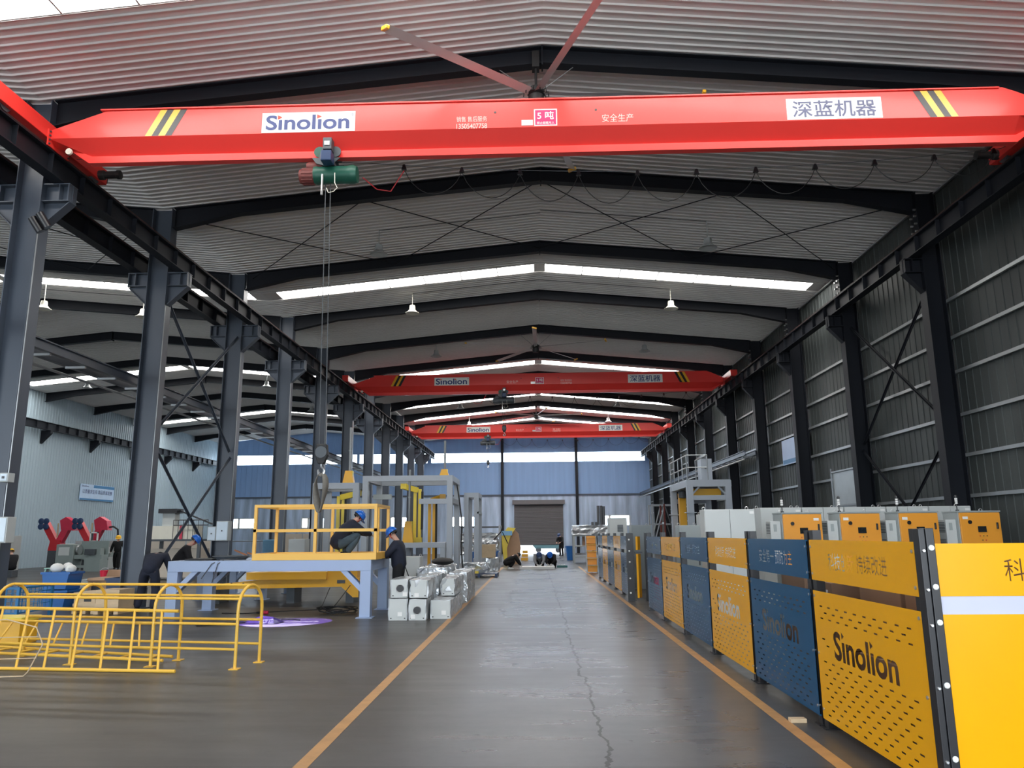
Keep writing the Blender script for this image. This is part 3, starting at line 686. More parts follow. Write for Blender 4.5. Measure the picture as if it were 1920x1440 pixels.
# the hoists hanging under the girders
def hoist(x, yc, col, motor, lab, rope_to=None):
    t = thing('rope_hoist', lab, 'hoist', (x, yc, 8.3))
    z = 8.20
    MB().lathe([(0.03, -0.36), (0.165, -0.36), (0.175, -0.30), (0.165, -0.28), (0.165, 0.26), (0.175, 0.28), (0.175, 0.37), (0.15, 0.43), (0.04, 0.44)], (x + 0.08, yc, z), 22, 'x').build('drum', col, t, smooth=True)
    m = MB().lathe([(0.02, -0.29), (0.13, -0.27), (0.15, -0.20), (0.15, 0.0)], (x - 0.28, yc, z - 0.02), 20, 'x')
    for k in range(16):
        a = 2 * math.pi * k / 16; m.box(x - 0.50, x - 0.30, yc + 0.15 * math.cos(a) - 0.008, yc + 0.15 * math.cos(a) + 0.008, z - 0.02 + 0.15 * math.sin(a) - 0.008, z - 0.02 + 0.15 * math.sin(a) + 0.008)
    m.build('motor', motor, t, smooth=True)
    MB().lathe([(0.02, 0.0), (0.09, 0.0), (0.10, 0.05), (0.10, 0.28), (0.08, 0.31)], (x - 0.42, yc - 0.02, z + 0.15), 14, 'x').build('trolley_motor', motor, t, smooth=True)
    tr = MB()
    for s in (-1, 1):
        y = yc + s * 0.15
        tr.prism([(x - 0.30, 8.47), (x + 0.22, 8.47), (x + 0.10, 8.36), (x - 0.02, 8.30), (x - 0.22, 8.36)], 'y', y - 0.012, y + 0.012)
        tr.prism([(x - 0.18, 8.47), (x + 0.12, 8.47), (x + 0.06, 8.72), (x - 0.10, 8.72)], 'y', y - 0.012, y + 0.012)
    tr.box(x - 0.12, x + 0.12, yc - 0.16, yc + 0.16, 8.33, 8.38)
    trl = tr.build('trolley_frame', DKG, t)
    for s in (-1, 1):
        for dx in (-0.17, 0.12):
            MB().lathe([(0.03, -0.04), (0.105, -0.04), (0.105, -0.03), (0.085, -0.02), (0.085, 0.04), (0.03, 0.04)], (x + dx, yc + s * 0.10, 8.60), 16, 'y').build('trolley_wheel', GREEN if dx < 0 else DKG, trl, smooth=True)
    cb = MB().box(x - 0.06, x + 0.10, yc - 0.34, yc - 0.155, 8.55, 8.78).build('control_box', DKG, t, bevel=0.01)
    MB().box(x - 0.03, x + 0.07, yc - 0.355, yc - 0.34, 8.62, 8.70).build('cover_plate', MET, cb)
    MB().box(x - 0.08, x + 0.12, yc - 0.40, yc - 0.17, 8.30, 8.50).build('gear_case', BLUED, t, bevel=0.02)
    l = MB(); l.tube([(x - 0.08, yc - 0.2, 8.12), (x - 0.08, yc - 0.2, 7.80)], 0.02, 8); l.box(x - 0.10, x - 0.06, yc - 0.22, yc - 0.18, 7.72, 7.80); l.build('limit_rod', MET, t)
    c = MB(); c.tube([(x + 0.14, yc - 0.19, 8.15), (x + 0.15, yc - 0.2, 7.95), (x + 0.20, yc - 0.2, 7.85), (x + 0.13, yc - 0.2, 7.78), (x + 0.04, yc - 0.2, 7.76), (x + 0.0, yc - 0.2, 7.85)], 0.008, 6); c.build('control_wire', CREAM, t)
    if rope_to is None: rope_to = (x, yc, 6.6)
    hx, hy, hz = rope_to
    r = MB()
    for s in (-1, 1): r.tube([(x - 0.03 + s * 0.045, yc, 8.08), (hx + s * 0.055, hy, hz + 0.3)], 0.0085, 6)
    r.build('wire_rope', DKG, t)
    hb = MB(); hb.prism([(hx - 0.09, hz + 0.34), (hx + 0.09, hz + 0.34), (hx + 0.11, hz + 0.15), (hx + 0.05, hz), (hx - 0.05, hz), (hx - 0.11, hz + 0.15)], 'y', hy - 0.06, hy + 0.06)
    b = hb.build('hook_block', RUB, t, bevel=0.015)
    MB().lathe([(0.03, -0.075), (0.10, -0.075), (0.10, 0.075), (0.03, 0.075)], (hx, hy, hz + 0.20), 18, 'y').build('sheave', DKG, b)
    hk = MB(); pts = [(hx, hy, hz + 0.02), (hx, hy, hz - 0.05)] + [(hx + 0.055 * math.cos(a), hy, hz - 0.12 + 0.065 * math.sin(a)) for a in [math.radians(d) for d in (80, 40, 0, -45, -90, -135, -180, -205)]]
    hk.tube(pts, [0.02, 0.018, 0.018, 0.02, 0.024, 0.028, 0.03, 0.026, 0.018, 0.010], 8); hk.build('hook', MET, b, smooth=True)
    return t
hoist(-3.72, 12.86, GREEN, RUST, 'green rope hoist with rusty red motor under the nearest red crane, hook lowered', (-3.66, 12.86, 2.86))
hoist(-1.50, 36.98, DKG, DKG, 'dark rope hoist under the red crane in the middle distance')
hoist(-3.40, 54.68, DKG, DKG, 'dark rope hoist under the farthest red crane')
# webbing sling on the hook
s = MB(); prof = []
for i in range(25):
    a = 2 * math.pi * i / 24; zz = -math.cos(a)                      # teardrop from hook down and back
    prof.append((0.115 * math.sin(a) * (0.62 - 0.38 * zz), 2.37 + 0.33 * math.cos(a)))
prof[0] = prof[-1] = (0.0, 2.70)
vs = []
for i, (dx, z) in enumerate(prof[:-1]):
    wv = 0.05 * (0.5 + 0.5 * min(1, (2.735 - z) / 0.25)); sk = 0.02 * math.sin(i * 0.5)
    n = 0.006
    vs += [(-3.66 + dx - sk, 12.86 - wv, z), (-3.66 + dx + sk, 12.86 + wv, z + 0.01)]
k = len(prof) - 1
s.faces(vs, [(2 * i, 2 * i + 1, 2 * ((i + 1) % k) + 1, 2 * ((i + 1) % k)) for i in range(k)])
s.xf(M4.Translation(V((-3.66, 12.86, 0))) @ M4.Rotation(math.radians(-20), 4, 'Z') @ M4.Diagonal((1.25, 1.15, 1, 1)) @ M4.Translation(V((3.66, -12.86, 0))))
sl = s.build('lifting_sling', SLING, smooth=True); so = sl.modifiers.new('t', 'SOLIDIFY'); so.thickness = 0.014; so.offset = 0
tag(sl, 'grey webbing sling loop hanging from the crane hook over the yellow railing', 'sling')
# festoon cables
def festoon(y, z0, lab, x0=-3.2, x1=8.9):
    t = thing('festoon_cable', lab, 'cable', (0, y, z0))
    MB().tube([(-8.95, y, z0 + 0.52)] + [(x0 + (x1 - x0) * i / 14, y, z0 + 0.10 * (2 * i / 14 - 1) ** 2 * 3) for i in range(15)] + [(9.34, y, z0 + 0.52)], 0.007, 5).build('support_wire', DKG, t)
    n = 11; prev = None
    for i in range(n):
        x = x0 + 0.75 + (x1 - x0 - 0.9) * i / (n - 1); f = (x - x0) / (x1 - x0); z = z0 + 0.3 * (2 * f - 1) ** 2
        MB().prism([(x - 0.02, z + 0.01), (x + 0.02, z + 0.01), (x + 0.05, z - 0.09), (x - 0.05, z - 0.09)], 'y', y - 0.03, y + 0.03).build('cable_carrier', BLACK, t)
        if prev:
            d = 0.58 - 0.2 * abs(i - 4) / 6; px, pz = prev
            MB().tube([(px + (x - px) * j / 12, y, pz - 0.08 + (z - pz) * j / 12 - d * (1 - (2 * j / 12 - 1) ** 2) ** 0.8) for j in range(13)], 0.008, 5).build('cable_loop', RUB, t)
        prev = (x, z)
    z = z0 + 0.3
    MB().tube([(x0 + 0.02, y - 0.3, z0 - 0.15), (x0 + 0.25, y - 0.1, z0 - 0.3), (x0 + 0.5, y, z0 - 0.3), (x0 + 0.75, y, z0 + 0.12)], 0.012, 6).build('lead_cable', REDD, t)
festoon(13.45, 8.44, 'looping festoon cable strung behind the nearest red crane')
festoon(37.6, 8.44, 'looping festoon cable strung behind the middle-distance red crane')
festoon(55.3, 8.44, 'looping festoon cable strung behind the farthest red crane')
# big slow ceiling fans
def fan(x, y, z, ang0, zt, lab):
    t = thing('ceiling_fan', lab, 'fan', (x, y, z))
    MB().box(x - 0.07, x + 0.07, y + 0.02, y + 0.24, zt - 0.22, zt + 0.12).build('mounting_bracket', RUB, t)
    MB().tube([(x, y + 0.10, zt - 0.2), (x, y, z + 0.1)], 0.025, 8).build('downrod', RUB, t)
    hb = MB().lathe([(0.03, 0.14), (0.12, 0.13), (0.17, 0.06), (0.17, 0.0), (0.12, -0.03), (0.15, -0.05), (0.15, -0.20), (0.12, -0.24), (0.03, -0.24)], (x, y, z), 22).build('motor_hub', RUB, t, smooth=True)
    rg = MB()
    for k in range(10):
        a = math.radians(36 * k); rg.tube([(x + 0.16 * math.cos(a), y + 0.16 * math.sin(a), z + 0.02), (x + 0.23 * math.cos(a), y + 0.23 * math.sin(a), z + 0.05), (x + 0.24 * math.cos(a), y + 0.24 * math.sin(a), z - 0.05)], 0.012, 5)
    rg.build('guard_loop', RUB, hb)
    wr = MB()
    for dx in (-1.0, 1.0): wr.tube([(x + dx, y + 0.25, zt + 0.1), (x + dx * 0.14, y, z + 0.1)], 0.008, 5)
    wr.build('guy_wire', GIRT, t)
    for k in range(5):
        a = math.radians(ang0 + 72 * k); c, s = math.cos(a), math.sin(a); L = 3.25; m = MB(); vs = []
        for r_ in (0.14, 0.5, 1.2, 2.2, L - 0.06):
            for q, h in ((-0.085, -0.028), (0.0, 0.022), (0.085, 0.028), (0.0, -0.004)): vs.append((x + r_ * c - q * s, y + r_ * s + q * c, z + 0.02 + h - 0.01))
        m.faces(vs, [(i * 4 + j, i * 4 + (j + 1) % 4, (i + 1) * 4 + (j + 1) % 4, (i + 1) * 4 + j) for i in range(4) for j in range(4)] + [(0, 1, 2, 3), (19, 18, 17, 16)])
        b = m.build('blade', ALU, t, smooth=True)
        tp = MB(); p = V((x + (L - 0.06) * c, y + (L - 0.06) * s, z + 0.01)); q = p + V((c, s, 0)) * 0.07; e = V((-s, c, 0.3)).normalized()
        tp.bar(p, q, 0.20, 0.07, up=(-s * 0.3, c * 0.3, 1)); tp.build('blade_tip', YEL, b, bevel=0.015)
    return t
fan(0.12, 13.13, 9.92, 219, 10.75, 'large five-bladed ceiling fan with yellow tips just behind the nearest red crane')
fan(0.10, 33.13, 9.92, 197, 10.75, 'large ceiling fan at the ridge in front of the middle-distance crane')
fan(0.12, 53.13, 9.92, 210, 10.75, 'large ceiling fan at the ridge in front of the farthest crane')
# high bay lamps
def lamp(x, y, zb, lab, hall=0, col=CREAM):
    t = thing('pendant_lamp', lab, 'lamp', (x, y, zb), group=None)
    rz_ = roof_z(x)
    MB().lathe([(0.05, 0.30), (0.10, 0.29), (0.115, 0.22), (0.115, 0.13), (0.14, 0.10), (0.20, 0.03), (0.26, 0.0), (0.26, -0.012), (0.20, 0.0), (0.10, 0.05)], (x, y, zb), 20).build('shade', col, t, smooth=True)
    MB().cyl((x, y, zb + 0.29), (x, y, rz_ - 0.03), 0.012, n=6).build('hanging_rod', col, t)
    xr = RID[hall]; sg = 1 if xr > x else -1
    MB().tube([(x, y, rz_ - 0.045), (xr, y, roof_z(xr) - 0.045)], 0.010, 5).build('conduit', DKG, t)
for i, (x, y, zb) in enumerate([(-4.53, 21.0, 9.80), (-4.5, 27.0, 9.78), (-4.58, 34.5, 9.9), (-4.85, 48.9, 9.8), (-4.97, 56.9, 9.8)]):
    lamp(x, y, zb, 'bell-shaped lamp on the column-row side of the main hall roof, %s from the viewpoint' % ORD[i], 0, CREAM if i == 1 else MACH)
for i, (x, y, zb) in enumerate([(5.08, 20.8, 9.72), (5.1, 27.0, 9.78), (5.12, 34.1, 9.9), (5.42, 48.8, 9.8), (5.47, 55.8, 9.8)]):
    lamp(x, y, zb, 'bell-shaped lamp on the metal-wall side of the main hall roof, %s from the viewpoint' % ORD[i], 0, CREAM if i == 1 else MACH)
for i, (x, y, zb) in enumerate([(-14.6, 26.8, 9.75), (-14.65, 40.2, 9.7), (-14.6, 48.5, 9.7)]):
    lamp(x, y, zb, 'bell-shaped lamp on the inner slope of the side hall roof, %s from the viewpoint' % ORD[i], 1, CREAM if i == 0 else MACH)
for i, (x, y, zb) in enumerate([(-17.6, 25.6, 9.75), (-24.4, 39.8, 9.7)]):
    lamp(x, y, zb, 'bell-shaped lamp on the outer slope of the side hall roof, %s from the viewpoint' % ORD[i], 1, CREAM if i == 0 else MACH)
# ---------------------------------------------------------------- yellow and blue safety fence
BRAND = text_splines('S\u0131nol\u0131on', 0.032)
def fit(loops, u0, u1, v0, v1):
    xs = [p[0] for l in loops for p in l]; ys = [p[1] for l in loops for p in l]
    a, b, c, d = min(xs), max(xs), min(ys), max(ys)
    return [[(u0 + (p[0] - a) / (b - a) * (u1 - u0), v0 + (p[1] - c) / (d - c) * (v1 - v0)) for p in l] for l in loops]
def brand_holes(u0, u1, v0, v1):
    h = fit(BRAND, u0, u1, v0, v1); W = u1 - u0; H = v1 - v0
    me, x0, x1, _, _ = text_curve('S\u0131nol\u0131on', 0.04)
    for pre in ('S\u0131', 'S\u0131nol\u0131'):
        _, a0, a1, _, _ = text_curve(pre, 0.04); uc = u0 + (a1 - 0.10 - x0) / (x1 - x0) * W
        h.append([(uc - 0.022, v1 - 0.052), (uc + 0.034, v1 - 0.020), (uc - 0.022, v1 + 0.010)])
    return h
def slots(rows, L):
    out = []
    for i, v in enumerate(rows):
        u = 0.13 + (0.0875 if i % 2 else 0.0)
        while u < L - 0.14:
            out.append([(u, v - 0.006), (u + 0.062, v - 0.006), (u + 0.062, v + 0.006), (u, v + 0.006)]); u += 0.175
    return out
def panel_at(x, yfar): return M4(((0, 0, -1, x), (-1, 0, 0, yfar), (0, 1, 0, 0), (0, 0, 0, 1)))
SLOGAN = {'y': '\u79d1\u6280\u521b\u65b0 \u6301\u7eed\u6539\u8fdb', 'b': '\u5b89\u5168\u7b2c\u4e00 \u9884\u9632\u4e3a\u4e3b'}
def fence_bay(x, yfar, L, kind, lab, grp=None, text=True):
    m = PANY if kind == 'y' else PANB
    t = thing('safety_fence', lab, 'fence', (x, yfar - L / 2, 0), group=grp)
    W = L - 0.06; mt = panel_at(x, yfar - 0.03)
    rect = lambda a, b, c, d: [(a, c), (b, c), (b, d), (a, d)]
    sl = fit(text_splines(SLOGAN[kind], 0.0), 0.42, 1.50, 1.335, 1.475) if text else []
    cut_plate('upper_panel', rect(0, W, 1.235, 1.57), sl, 0.0015, mt, m, t)
    hl = brand_holes(0.38, 1.52, 0.615, 0.845) + slots([1.02, 0.97, 0.92], W) + slots([0.565 - 0.054 * i for i in range(9)], W)
    hl = [h for h in hl] + slots([0.75, 0.70], 0.36) 
    cut_plate('lower_panel', rect(0, W, 0.09, 1.145), hl, 0.0015, mt, m, t)
    for y in (yfar - 0.06, yfar - L + 0.06):
        p = MB(); p.box(x + 0.012, x + 0.085, y - 0.045, y + 0.045, 0, 1.665); p.box(x - 0.02, x + 0.15, y - 0.055, y + 0.055, 0, 0.012)
        q = p.build('post', BLACK, t)
        b = MB()
        for z in (0.16, 0.62, 1.10, 1.29, 1.52): b.cyl((x - 0.006, y, z), (x + 0.014, y, z), 0.012, n=8)
        b.build('bolt', MET, q)
    for dv in (1.575, 0.085): MB().box(x, x + 0.02, yfar - L + 0.03, yfar - 0.03, dv - 0.006, dv + 0.006).build('folded_edge', m, t)
    return t
F1 = [(7.05, 1.98, 'y', 'yellow fence bay nearest the viewpoint, with a sharp black cut-out logo'), (9.06, 1.99, 'b', 'blue fence bay between the two largest yellow bays'),
      (11.15, 2.06, 'y', 'yellow fence bay beyond the nearest blue one, logo in sharp cut-out'), (13.25, 2.08, 'b', 'blue fence bay in front of the double-door white cabinet'),
      (15.3, 2.03, 'y', 'yellow fence bay next to last before the gap in the fence'), (17.3, 1.98, 'b', 'blue fence bay ending the nearer run of fence, beside the gap')]
for yf_, L, k, lab in F1: fence_bay(2.45, yf_, L, k, lab)
F2 = [(21.75, 1.98, 'b', 'blue fence bay starting the farther run, beside the wide black post'), (23.75, 1.98, 'y', 'yellow fence bay second in the farther run of fence'), (25.75, 1.98, 'b', 'blue fence bay third in the farther run of fence'),
      (27.75, 1.98, 'y', 'yellow fence bay fourth in the farther run of fence'), (29.72, 1.95, 'b', 'blue fence bay ending the farther run, near the orange steps')]
for yf_, L, k, lab in F2: fence_bay(2.36, yf_, L, k, lab)
# corner post and the bay facing the viewpoint
cp = thing('corner_post', 'wide black corner post with white washers at the near end of the fence', 'post', (2.48, 5.0, 0))
MB().box(2.435, 2.475, 4.99, 5.07, 0, 1.665).build('post_profile', BLACK, cp, bevel=0.004)
MB().box(2.478, 2.53, 4.985, 5.07, 0, 1.668).build('post_profile', BLACK, cp, bevel=0.004)
MB().box(2.40, 2.53, 4.93, 5.068, 0, 0.012).build('base_plate', BLACK, cp)
for z in (1.545, 1.305, 1.09, 0.72, 0.30):
    b = MB().lathe([(0.004, -0.012), (0.012, -0.012), (0.018, -0.006), (0.018, 0)], (2.503, 4.985, z), 16, 'y'); b.build('white_washer', WHITE, cp, smooth=True)
    b = MB().lathe([(0.003, -0.012), (0.008, -0.012), (0.012, -0.004), (0.012, 0)], (2.455, 4.99, z - 0.018), 12, 'y'); b.build('bolt', MET, cp, smooth=True)
fb = thing('safety_fence', 'bright yellow fence bay facing the viewpoint, closing the row beside the black corner post', 'fence', (3.5, 5.02, 0))
mt = M4(((1, 0, 0, 2.535), (0, 0, -1, 5.01), (0, 1, 0, 0), (0, 0, 0, 1)))
sl = fit(text_splines(SLOGAN['y'], 0.0), 0.42, 1.52, 1.335, 1.475)
cut_plate('upper_panel', [(0, 1.245), (1.94, 1.245), (1.94, 1.57), (0, 1.57)], sl, 0.004, mt, PANY, fb)
cut_plate('lower_panel', [(0, 0.09), (1.94, 0.09), (1.94, 1.135), (0, 1.135)], brand_holes(0.55, 1.69, 0.615, 0.845), 0.004, mt, PANY, fb)
MB().box(2.535, 4.475, 5.015, 5.021, 1.12, 1.26).build('white_strip', mat('white_acrylic', (0.45, 0.46, 0.56, 1), 0.4, var=0.03), fb)
MB().box(4.48, 4.55, 4.99, 5.06, 0, 1.665).build('post', BLACK, fb)
# end of the farther run: black post, swung yellow leaf, black post
gp = thing('fence_gate', 'narrow yellow gate leaf swung open between two black posts at the gap in the fence', 'gate', (2.6, 19.6, 0))
for x0, x1 in ((2.27, 2.44), (2.73, 2.90)):
    p = MB().box(x0, x1, 19.55, 19.63, 0, 1.66).build('post', BLACK, gp); b = MB()
    for z in (0.2, 0.55, 0.95, 1.22, 1.5): b.lathe([(0.004, -0.012), (0.022, -0.012), (0.022, 0)], ((x0 + x1) / 2 - 0.02, 19.55, z), 10, 'y')
    b.build('white_washer', WHITE, p)
lf = MB(); lf.bar((2.50, 19.35, 0.62), (2.60, 19.62, 0.62), 0.05, 1.06); lf.build('lower_leaf', PANY, gp)
lf = MB(); lf.bar((2.50, 19.35, 1.41), (2.60, 19.62, 1.41), 0.05, 0.33); lf.build('upper_leaf', PANY, gp)
MB().box(2.46, 2.66, 19.56, 19.60, 1.16, 1.20).build('hinge', DKG, gp)
bx = MB().box(3.0, 3.14, 19.9, 20.2, 0, 0.55).build('crimson_box', CRIM, bevel=0.01); tag(bx, 'narrow crimson box standing on the floor in the gap of the fence', 'box')
wd = MB().box(2.22, 2.36, 6.98, 7.06, 0.0, 0.035).build('wood_offcut', WOOD, bevel=0.004); wd.location = (0, 0.2, 0); tag(wd, 'small pale wood offcut on the floor under the blue fence bay', 'wood offcut')
# ---------------------------------------------------------------- electrical cabinets and machines behind the fence
def orange_cabinet(x, w, lab, label_left):
    y = 15.0; d = 0.58; h = 2.0
    t = thing('electrical_cabinet', lab, 'cabinet', (x + w / 2, y + d / 2, 0), group='orange electrical cabinets')
    MB().box(x, x + w, y + 0.03, y + d, 0.0, h).build('body', CABD, t, bevel=0.006)
    MB().box(x - 0.01, x + w + 0.01, y - 0.01, y + d + 0.01, h, h + 0.025).build('top_plate', CABD, t)
    dr = MB().box(x + 0.012, x + w - 0.012, y - 0.012, y + 0.03, 0.12, h - 0.012).build('door', ORG, t, bevel=0.006)
    MB().cyl((x + w * 0.24, y - 0.012, 1.81), (x + w * 0.24, y - 0.035, 1.81), 0.035, n=18).build('round_switch', BLACK, dr)
    MB().box(x + w * 0.42, x + w * 0.62, y - 0.022, y - 0.010, 1.62, 1.73).build('display', SCREEN, dr)
    MB().box(x + w * 0.87, x + w * 0.91, y - 0.04, y - 0.010, 1.68, 1.80).build('door_handle', BLACK, dr, bevel=0.006)
    lx = x + (0.06 if label_left else w * 0.78)
    MB().box(lx, lx + 0.10, y - 0.0145, y - 0.012, 1.865, 1.915).build('name_label', PAPER, dr)
    for i in range(3): MB().cyl((x + w * 0.45 + i * 0.065, y - 0.012, 1.55), (x + w * 0.45 + i * 0.065, y - 0.022, 1.55), 0.010, n=8).build('push_button', (REDD, GREEN, BLACK)[i], dr)
    for i in range(2): MB().cyl((x + w * 0.50 + i * 0.065, y - 0.012, 1.47), (x + w * 0.50 + i * 0.065, y - 0.022, 1.47), 0.010, n=8).build('push_button', (BLACK, REDD)[i], dr)
    a = MB().box(x - 0.20, x - 0.002, y + 0.12, y + 0.42, 0.95, 1.86).build('cooling_unit', CAB, t, bevel=0.008)
    MB().box(x - 0.14, x - 0.08, y + 0.115, y + 0.12, 1.66, 1.80).build('unit_badge', CABD, a)
    for j in range(2):
        g = MB()
        for i in range(7): g.box(x - 0.206, x - 0.199, y + 0.16, y + 0.38, 1.30 + j * 0.32 + i * 0.03, 1.315 + j * 0.32 + i * 0.03)
        g.build('vent_grille', DKG, a)
    s = MB(); s.cyl((x + 0.05, y + 0.12, h + 0.02), (x + 0.05, y + 0.12, h + 0.16), 0.011, n=8); s.cyl((x + 0.05, y + 0.12, h + 0.02), (x + 0.05, y + 0.12, h + 0.05), 0.03, n=10)
    sl = s.build('signal_lamp', BLACK, t)
    for i in range(3): MB().cyl((x + 0.05, y + 0.12, h + 0.16 + i * 0.04), (x + 0.05, y + 0.12, h + 0.192 + i * 0.04), 0.026, n=12).build('lamp_lens', PAPER, sl)
    MB().lathe([(0.027, 0), (0.027, 0.03), (0.015, 0.05)], (x + 0.05, y + 0.12, h + 0.28), 12).build('lamp_cap', BLACK, sl)
    for dx in (0.1, w - 0.1):
        MB().tube([(x + dx + 0.03 * math.cos(a_), y + 0.45, h + 0.045 + 0.03 * math.sin(a_)) for a_ in [i * math.pi / 6 for i in range(12)]], 0.007, 6, closed=True).build('lifting_eye', MET, t)
orange_cabinet(4.76, 0.76, 'orange-fronted electrical cabinet nearest the white double-door cabinet, its label at the door\u2019s far corner', False)
orange_cabinet(5.86, 0.77, 'second orange-fronted electrical cabinet counting from the white double-door cabinet', True)
orange_cabinet(6.98, 0.75, 'third orange-fronted electrical cabinet counting from the white double-door cabinet', True)
orange_cabinet(8.12, 0.78, 'orange-fronted electrical cabinet standing closest to the metal wall', True)
def grey_cabinet(name, x0, x1, y0, d, h, lab, m=CAB, doors=2, cat='cabinet', group=None):
    t = thing(name, lab, cat, ((x0 + x1) / 2, y0 + d / 2, 0), group=group)
    MB().box(x0, x1, y0 + 0.02, y0 + d, 0.0, h).build('body', m, t, bevel=0.006)
    for i in range(doors):
        a = x0 + (x1 - x0) * i / doors + 0.006; b = x0 + (x1 - x0) * (i + 1) / doors - 0.006
        dd = MB().box(a, b, y0 - 0.006, y0 + 0.022, 0.10, h - 0.01).build('door', m, t, bevel=0.004)
        hx = b - 0.07 if i == 0 else a + 0.05
        MB().box(hx, hx + 0.025, y0 - 0.03, y0 - 0.006, h * 0.5, h * 0.5 + 0.14).build('door_handle', BLACK, dd)
    for x in (x0 + 0.06, x1 - 0.06):
        MB().tube([(x + 0.028 * math.cos(a_), y0 + d - 0.1, h + 0.026 + 0.028 * math.sin(a_)) for a_ in [i * math.pi / 6 for i in range(12)]], 0.007, 6, closed=True).build('lifting_eye', MET, t)
    return t
BN = ['first', 'second', 'third', 'fourth', 'fifth']
for i in range(5):
    x0 = 5.02 + i * 0.93
    t = grey_cabinet('control_cabinet', x0, x0 + 0.91, 17.3, 0.6, 2.19, 'tall grey cabinet behind the orange ones, %s in its row towards the metal wall' % BN[i], CAB, 2, group='grey cabinets behind the orange ones')
    MB().box(x0 + 0.78, x0 + 0.88, 17.288, 17.294, 2.09, 2.14).build('name_label', PAPER, t)
t = grey_cabinet('control_cabinet', 3.16, 4.10, 14.5, 0.42, 2.08, 'plain light grey double-door cabinet just behind the fence')
MB().box(4.0, 4.08, 14.488, 14.494, 1.99, 2.04).build('name_label', PAPER, t)
grey_cabinet('control_cabinet', 3.36, 3.86, 18.2, 0.5, 1.83, 'low grey cabinet with a dark window just behind the blue fence bay at the gap', CABD, 1)
grey_cabinet('control_cabinet', 4.02, 4.30, 19.0, 0.4, 2.10, 'slim tall light cabinet tucked behind the double-door cabinet', CAB, 1)
grey_cabinet('control_cabinet', 2.92, 3.52, 23.6, 0.7, 1.90, 'green grey cabinet seen through the gap in the fence', CABD, 1)
t = grey_cabinet('control_cabinet', 2.86, 3.56, 30.2, 0.7, 2.26, 'light grey cabinet with a small square vent behind the farther fence run', CAB, 1)
g = MB()
for i in range(8): g.box(3.18, 3.40, 30.18, 30.195, 1.72 + i * 0.034, 1.742 + i * 0.034)
g.build('vent_grille', DKG, t)
# small cabinet window
# cardboard cartons behind the nearest bays
def carton(x0, x1, y0, y1, z0, z1, lab, m=CARDD, group='cartons behind the fence'):
    t = thing('cardboard_box', lab, 'box', ((x0 + x1) / 2, (y0 + y1) / 2, z0), group=group)
    MB().box(x0, x1, y0, y1, z0, z1).build('box_body', m, t, bevel=0.006)
    xm = (x0 + x1) / 2
    MB().box(x0 - 0.002, x1 + 0.002, (y0 + y1) / 2 - 0.03, (y0 + y1) / 2 + 0.03, z1, z1 + 0.002).build('tape', WOOD, t)
    return t
carton(2.80, 3.55, 5.25, 6.15, 0.0, 0.62, 'large brown carton on the floor behind the nearest yellow bay, bottom of the nearer stack')
carton(2.82, 3.52, 5.28, 6.10, 0.622, 1.46, 'large brown carton on top of the nearer stack behind the nearest yellow bay')
carton(2.80, 3.55, 6.2, 7.0, 0.0, 0.62, 'large brown carton on the floor behind the nearest yellow bay, bottom of the farther stack')
carton(2.84, 3.50, 6.22, 6.98, 0.622, 1.44, 'large brown carton on top of the farther stack behind the nearest yellow bay')
carton(2.78, 3.3, 7.5, 8.1, 0.0, 0.55, 'brown carton on the floor behind the nearest blue bay, bottom of the stack')
c = carton(2.80, 3.28, 7.52, 8.0, 0.552, 1.17, 'brown carton with white labels topping the stack behind the nearest blue bay')
MB().box(2.794, 2.80, 7.62, 7.72, 1.02, 1.10).build('name_label', PAPER, c); MB().box(2.794, 2.80, 7.80, 7.88, 1.04, 1.10).build('name_label', PAPER, c)
c = carton(2.78, 3.3, 8.2, 8.95, 0.0, 1.2, 'tall brown carton behind the far half of the nearest blue bay')
# gantry machine by the metal wall
g = thing('gantry_platform', 'grey steel gantry with railed top and yellow column by the metal wall', 'gantry', (6.3, 29.5, 0))
for (x, y) in ((5.62, 28.0), (7.0, 28.0), (5.62, 31.3), (7.0, 31.3)): 
    p = MB().box(x - 0.11, x + 0.11, y - 0.11, y + 0.11, 0, 3.42).build('leg', GREYF, g)
    MB().box(x - 0.2, x + 0.2, y - 0.2, y + 0.2, 0, 0.03).build('base_plate', GREYF, p)
    MB().box(x - 0.2, x + 0.2, y - 0.14, y + 0.14, 2.36, 2.39).build('flange_plate', GREYF, p)
for y in (28.0, 31.3):
    MB().box(5.5, 7.12, y - 0.1, y + 0.1, 3.30, 3.52).build('cross_beam', GREYF, g)
    MB().box(5.62, 7.0, y - 0.08, y + 0.08, 2.82, 2.99).build('cross_beam', GREYF, g)
for x in (5.62, 7.0): MB().box(x - 0.1, x + 0.1, 28.0, 31.3, 3.30, 3.52).build('side_beam', GREYF, g)
for x, sg in ((5.73, 1), (6.89, -1)):
    MB().bar((x, 28.0, 3.06), (x + sg * 0.24, 28.0, 3.30), 0.08, 0.06).build('corner_gusset', GREYF, g)
MB().box(5.52, 7.1, 27.9, 31.4, 3.52, 3.55).build('deck', GREYF, g)
r = MB()
for (a, b) in (((5.55, 27.95), (5.55, 31.35)), ((5.55, 27.95), (6.3, 27.95)), ((6.3, 27.95), (6.3, 30.0))):
    for z in (3.55 + 0.45, 3.55 + 0.9): r.tube([(a[0], a[1], z), (b[0], b[1], z)], 0.022, 6)
    L = math.hypot(b[0] - a[0], b[1] - a[1]); n = max(1, round(L / 0.85))
    for i in range(n + 1): r.tube([(a[0] + (b[0] - a[0]) * i / n, a[1] + (b[1] - a[1]) * i / n, 3.55), (a[0] + (b[0] - a[0]) * i / n, a[1] + (b[1] - a[1]) * i / n, 4.45)], 0.022, 6)
r.build('railing', GIRT, g)
MB().box(6.15, 6.55, 28.3, 28.9, 3.55, 4.35).build('tall_housing', GREYF, g)
